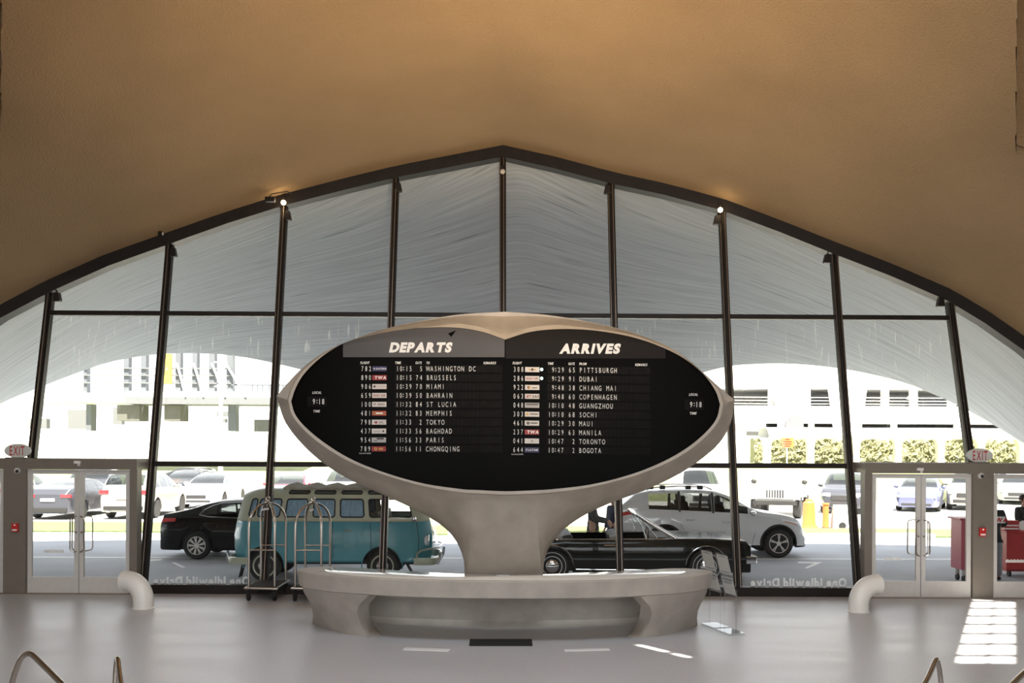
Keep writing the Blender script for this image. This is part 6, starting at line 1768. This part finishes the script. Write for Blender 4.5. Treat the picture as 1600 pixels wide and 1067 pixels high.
mb = MB(); mb.prism([(-.17, .165, 1.21), (.17, .165, 1.21), (.17, .165, 1.35), (-.17, .165, 1.35)], (0, .012, 0)); pa = mb.build('back_patch', 'white', w1, bevel=.004)
mb = MB(); text(mb, 'TWA', lambda a, b: Vector((-a, .1785, -b)), -.135, -1.235, .085, gap=.08, bold=.06, shear=.1); mb.build('patch_lettering', 'red_sign', pa)
c = FL(1607, 897, ZG)
person((c.x + .25, 22.75, ZG), R(20), 'person in black at the far right edge behind the red cart', 1.72, 'jacket_black', 'trouser_grey', 'hair', 'front')
person((gX(926, 22.65), 22.65, ZG), R(80), 'person in a grey jacket standing behind the black convertible', 1.72, 'jacket_grey', 'cloth_red', 'hair', 'front')
person((gX(958, 23.3), 23.3, ZG), R(-60), 'person in a navy jacket between the convertible and the white SUV', 1.66, 'jacket_navy', 'jacket_navy', 'hair', 'down')

# red rolling carts outside the right-hand doors
def cart(px0, px1, py0, py1, Y, label, m, depth, lip):
    x0, x1 = gX(px0, Y), gX(px1, Y); z1 = PZ(py0, Y) - ZG; z0 = PZ(py1, Y) - ZG; w = (x1 - x0) / 2
    o = empty('rolling_cart', ((x0 + x1) / 2, Y + depth / 2, ZG), 0, label, 'rolling cart')
    MB().bb(-w, w, -depth / 2, depth / 2, z0, z1 - .04).build('cabinet', m, o, bevel=.012)
    MB().bb(-w - lip, w + lip, -depth / 2 - lip, depth / 2 + lip, z1 - .04, z1).build('top', m, o, bevel=.008)
    for sx in (-1, 1):
        for sy in (-1, 1):
            t = MB().lathe((sx * (w - .1), sy * (depth / 2 - .1), .075), [(0, -.02), (.07, -.02), (.075, 0), (.07, .02), (0, .02)], 'X', 18).build('wheel', 'rubber', o, smooth=35)
            MB().bb(sx * (w - .1) - .03, sx * (w - .1) + .03, sy * (depth / 2 - .1) - .03, sy * (depth / 2 - .1) + .03, .12, z0 + .01).build('fork', 'steel', t)
    return o, w, z0, z1, depth
o, w, z0, z1, d = cart(1502, 1530, 806, 887, 20.6, 'pinkish red podium on wheels seen through the right glass door', 'cart_pink', .5, .05)
MB().tube([(-.14, -d / 2 - .01, z1 - .28), (-.14, -d / 2 - .03, z1 - .30), (-.06, -d / 2 - .03, z1 - .30), (-.06, -d / 2 - .01, z1 - .28)], .008, 6).build('pull', 'steel', o)
o, w, z0, z1, d = cart(1573, 1660, 826, 889, 21.5, 'bright red rolling cart at the far right door', 'cart_red', .6, .01)
f = -d / 2
MB().tube([(-.20, f - .012, z1 - .16), (-.17, f - .03, z1 - .30), (-.24, f - .03, z1 - .33), (-.10, f - .03, z1 - .33), (-.10, f - .012, z1 - .16)], .016, 8).build('latch', 'chrome', o, smooth=40)
MB().bb(-.24, -.09, f - .02, f, z1 - .34, z1 - .13).build('latch_plate', 'steel', o, bevel=.006)
MB().bb(-w + .02, w - .02, f - .005, f, z0, z0 + .05).build('kick_strip', 'plate_red', o)
k = MB().bb(-w, -w + .32, -d / 2 + .1, d / 2 - .1, z1, z1 + .22).build('upper_box', 'cart_red', o, bevel=.01)
for z in (.03, .10): MB().bb(-w, -w + .30, -d / 2 + .09, -d / 2 + .1, z1 + z, z1 + z + .03).build('white_stripe', 'white', k)
MB().lathe((-.12, -.05, z1 + .10), [(.0, -.02), (.11, -.02), (.11, .0)], 'Y', 24).build('round_emblem', 'white', o)
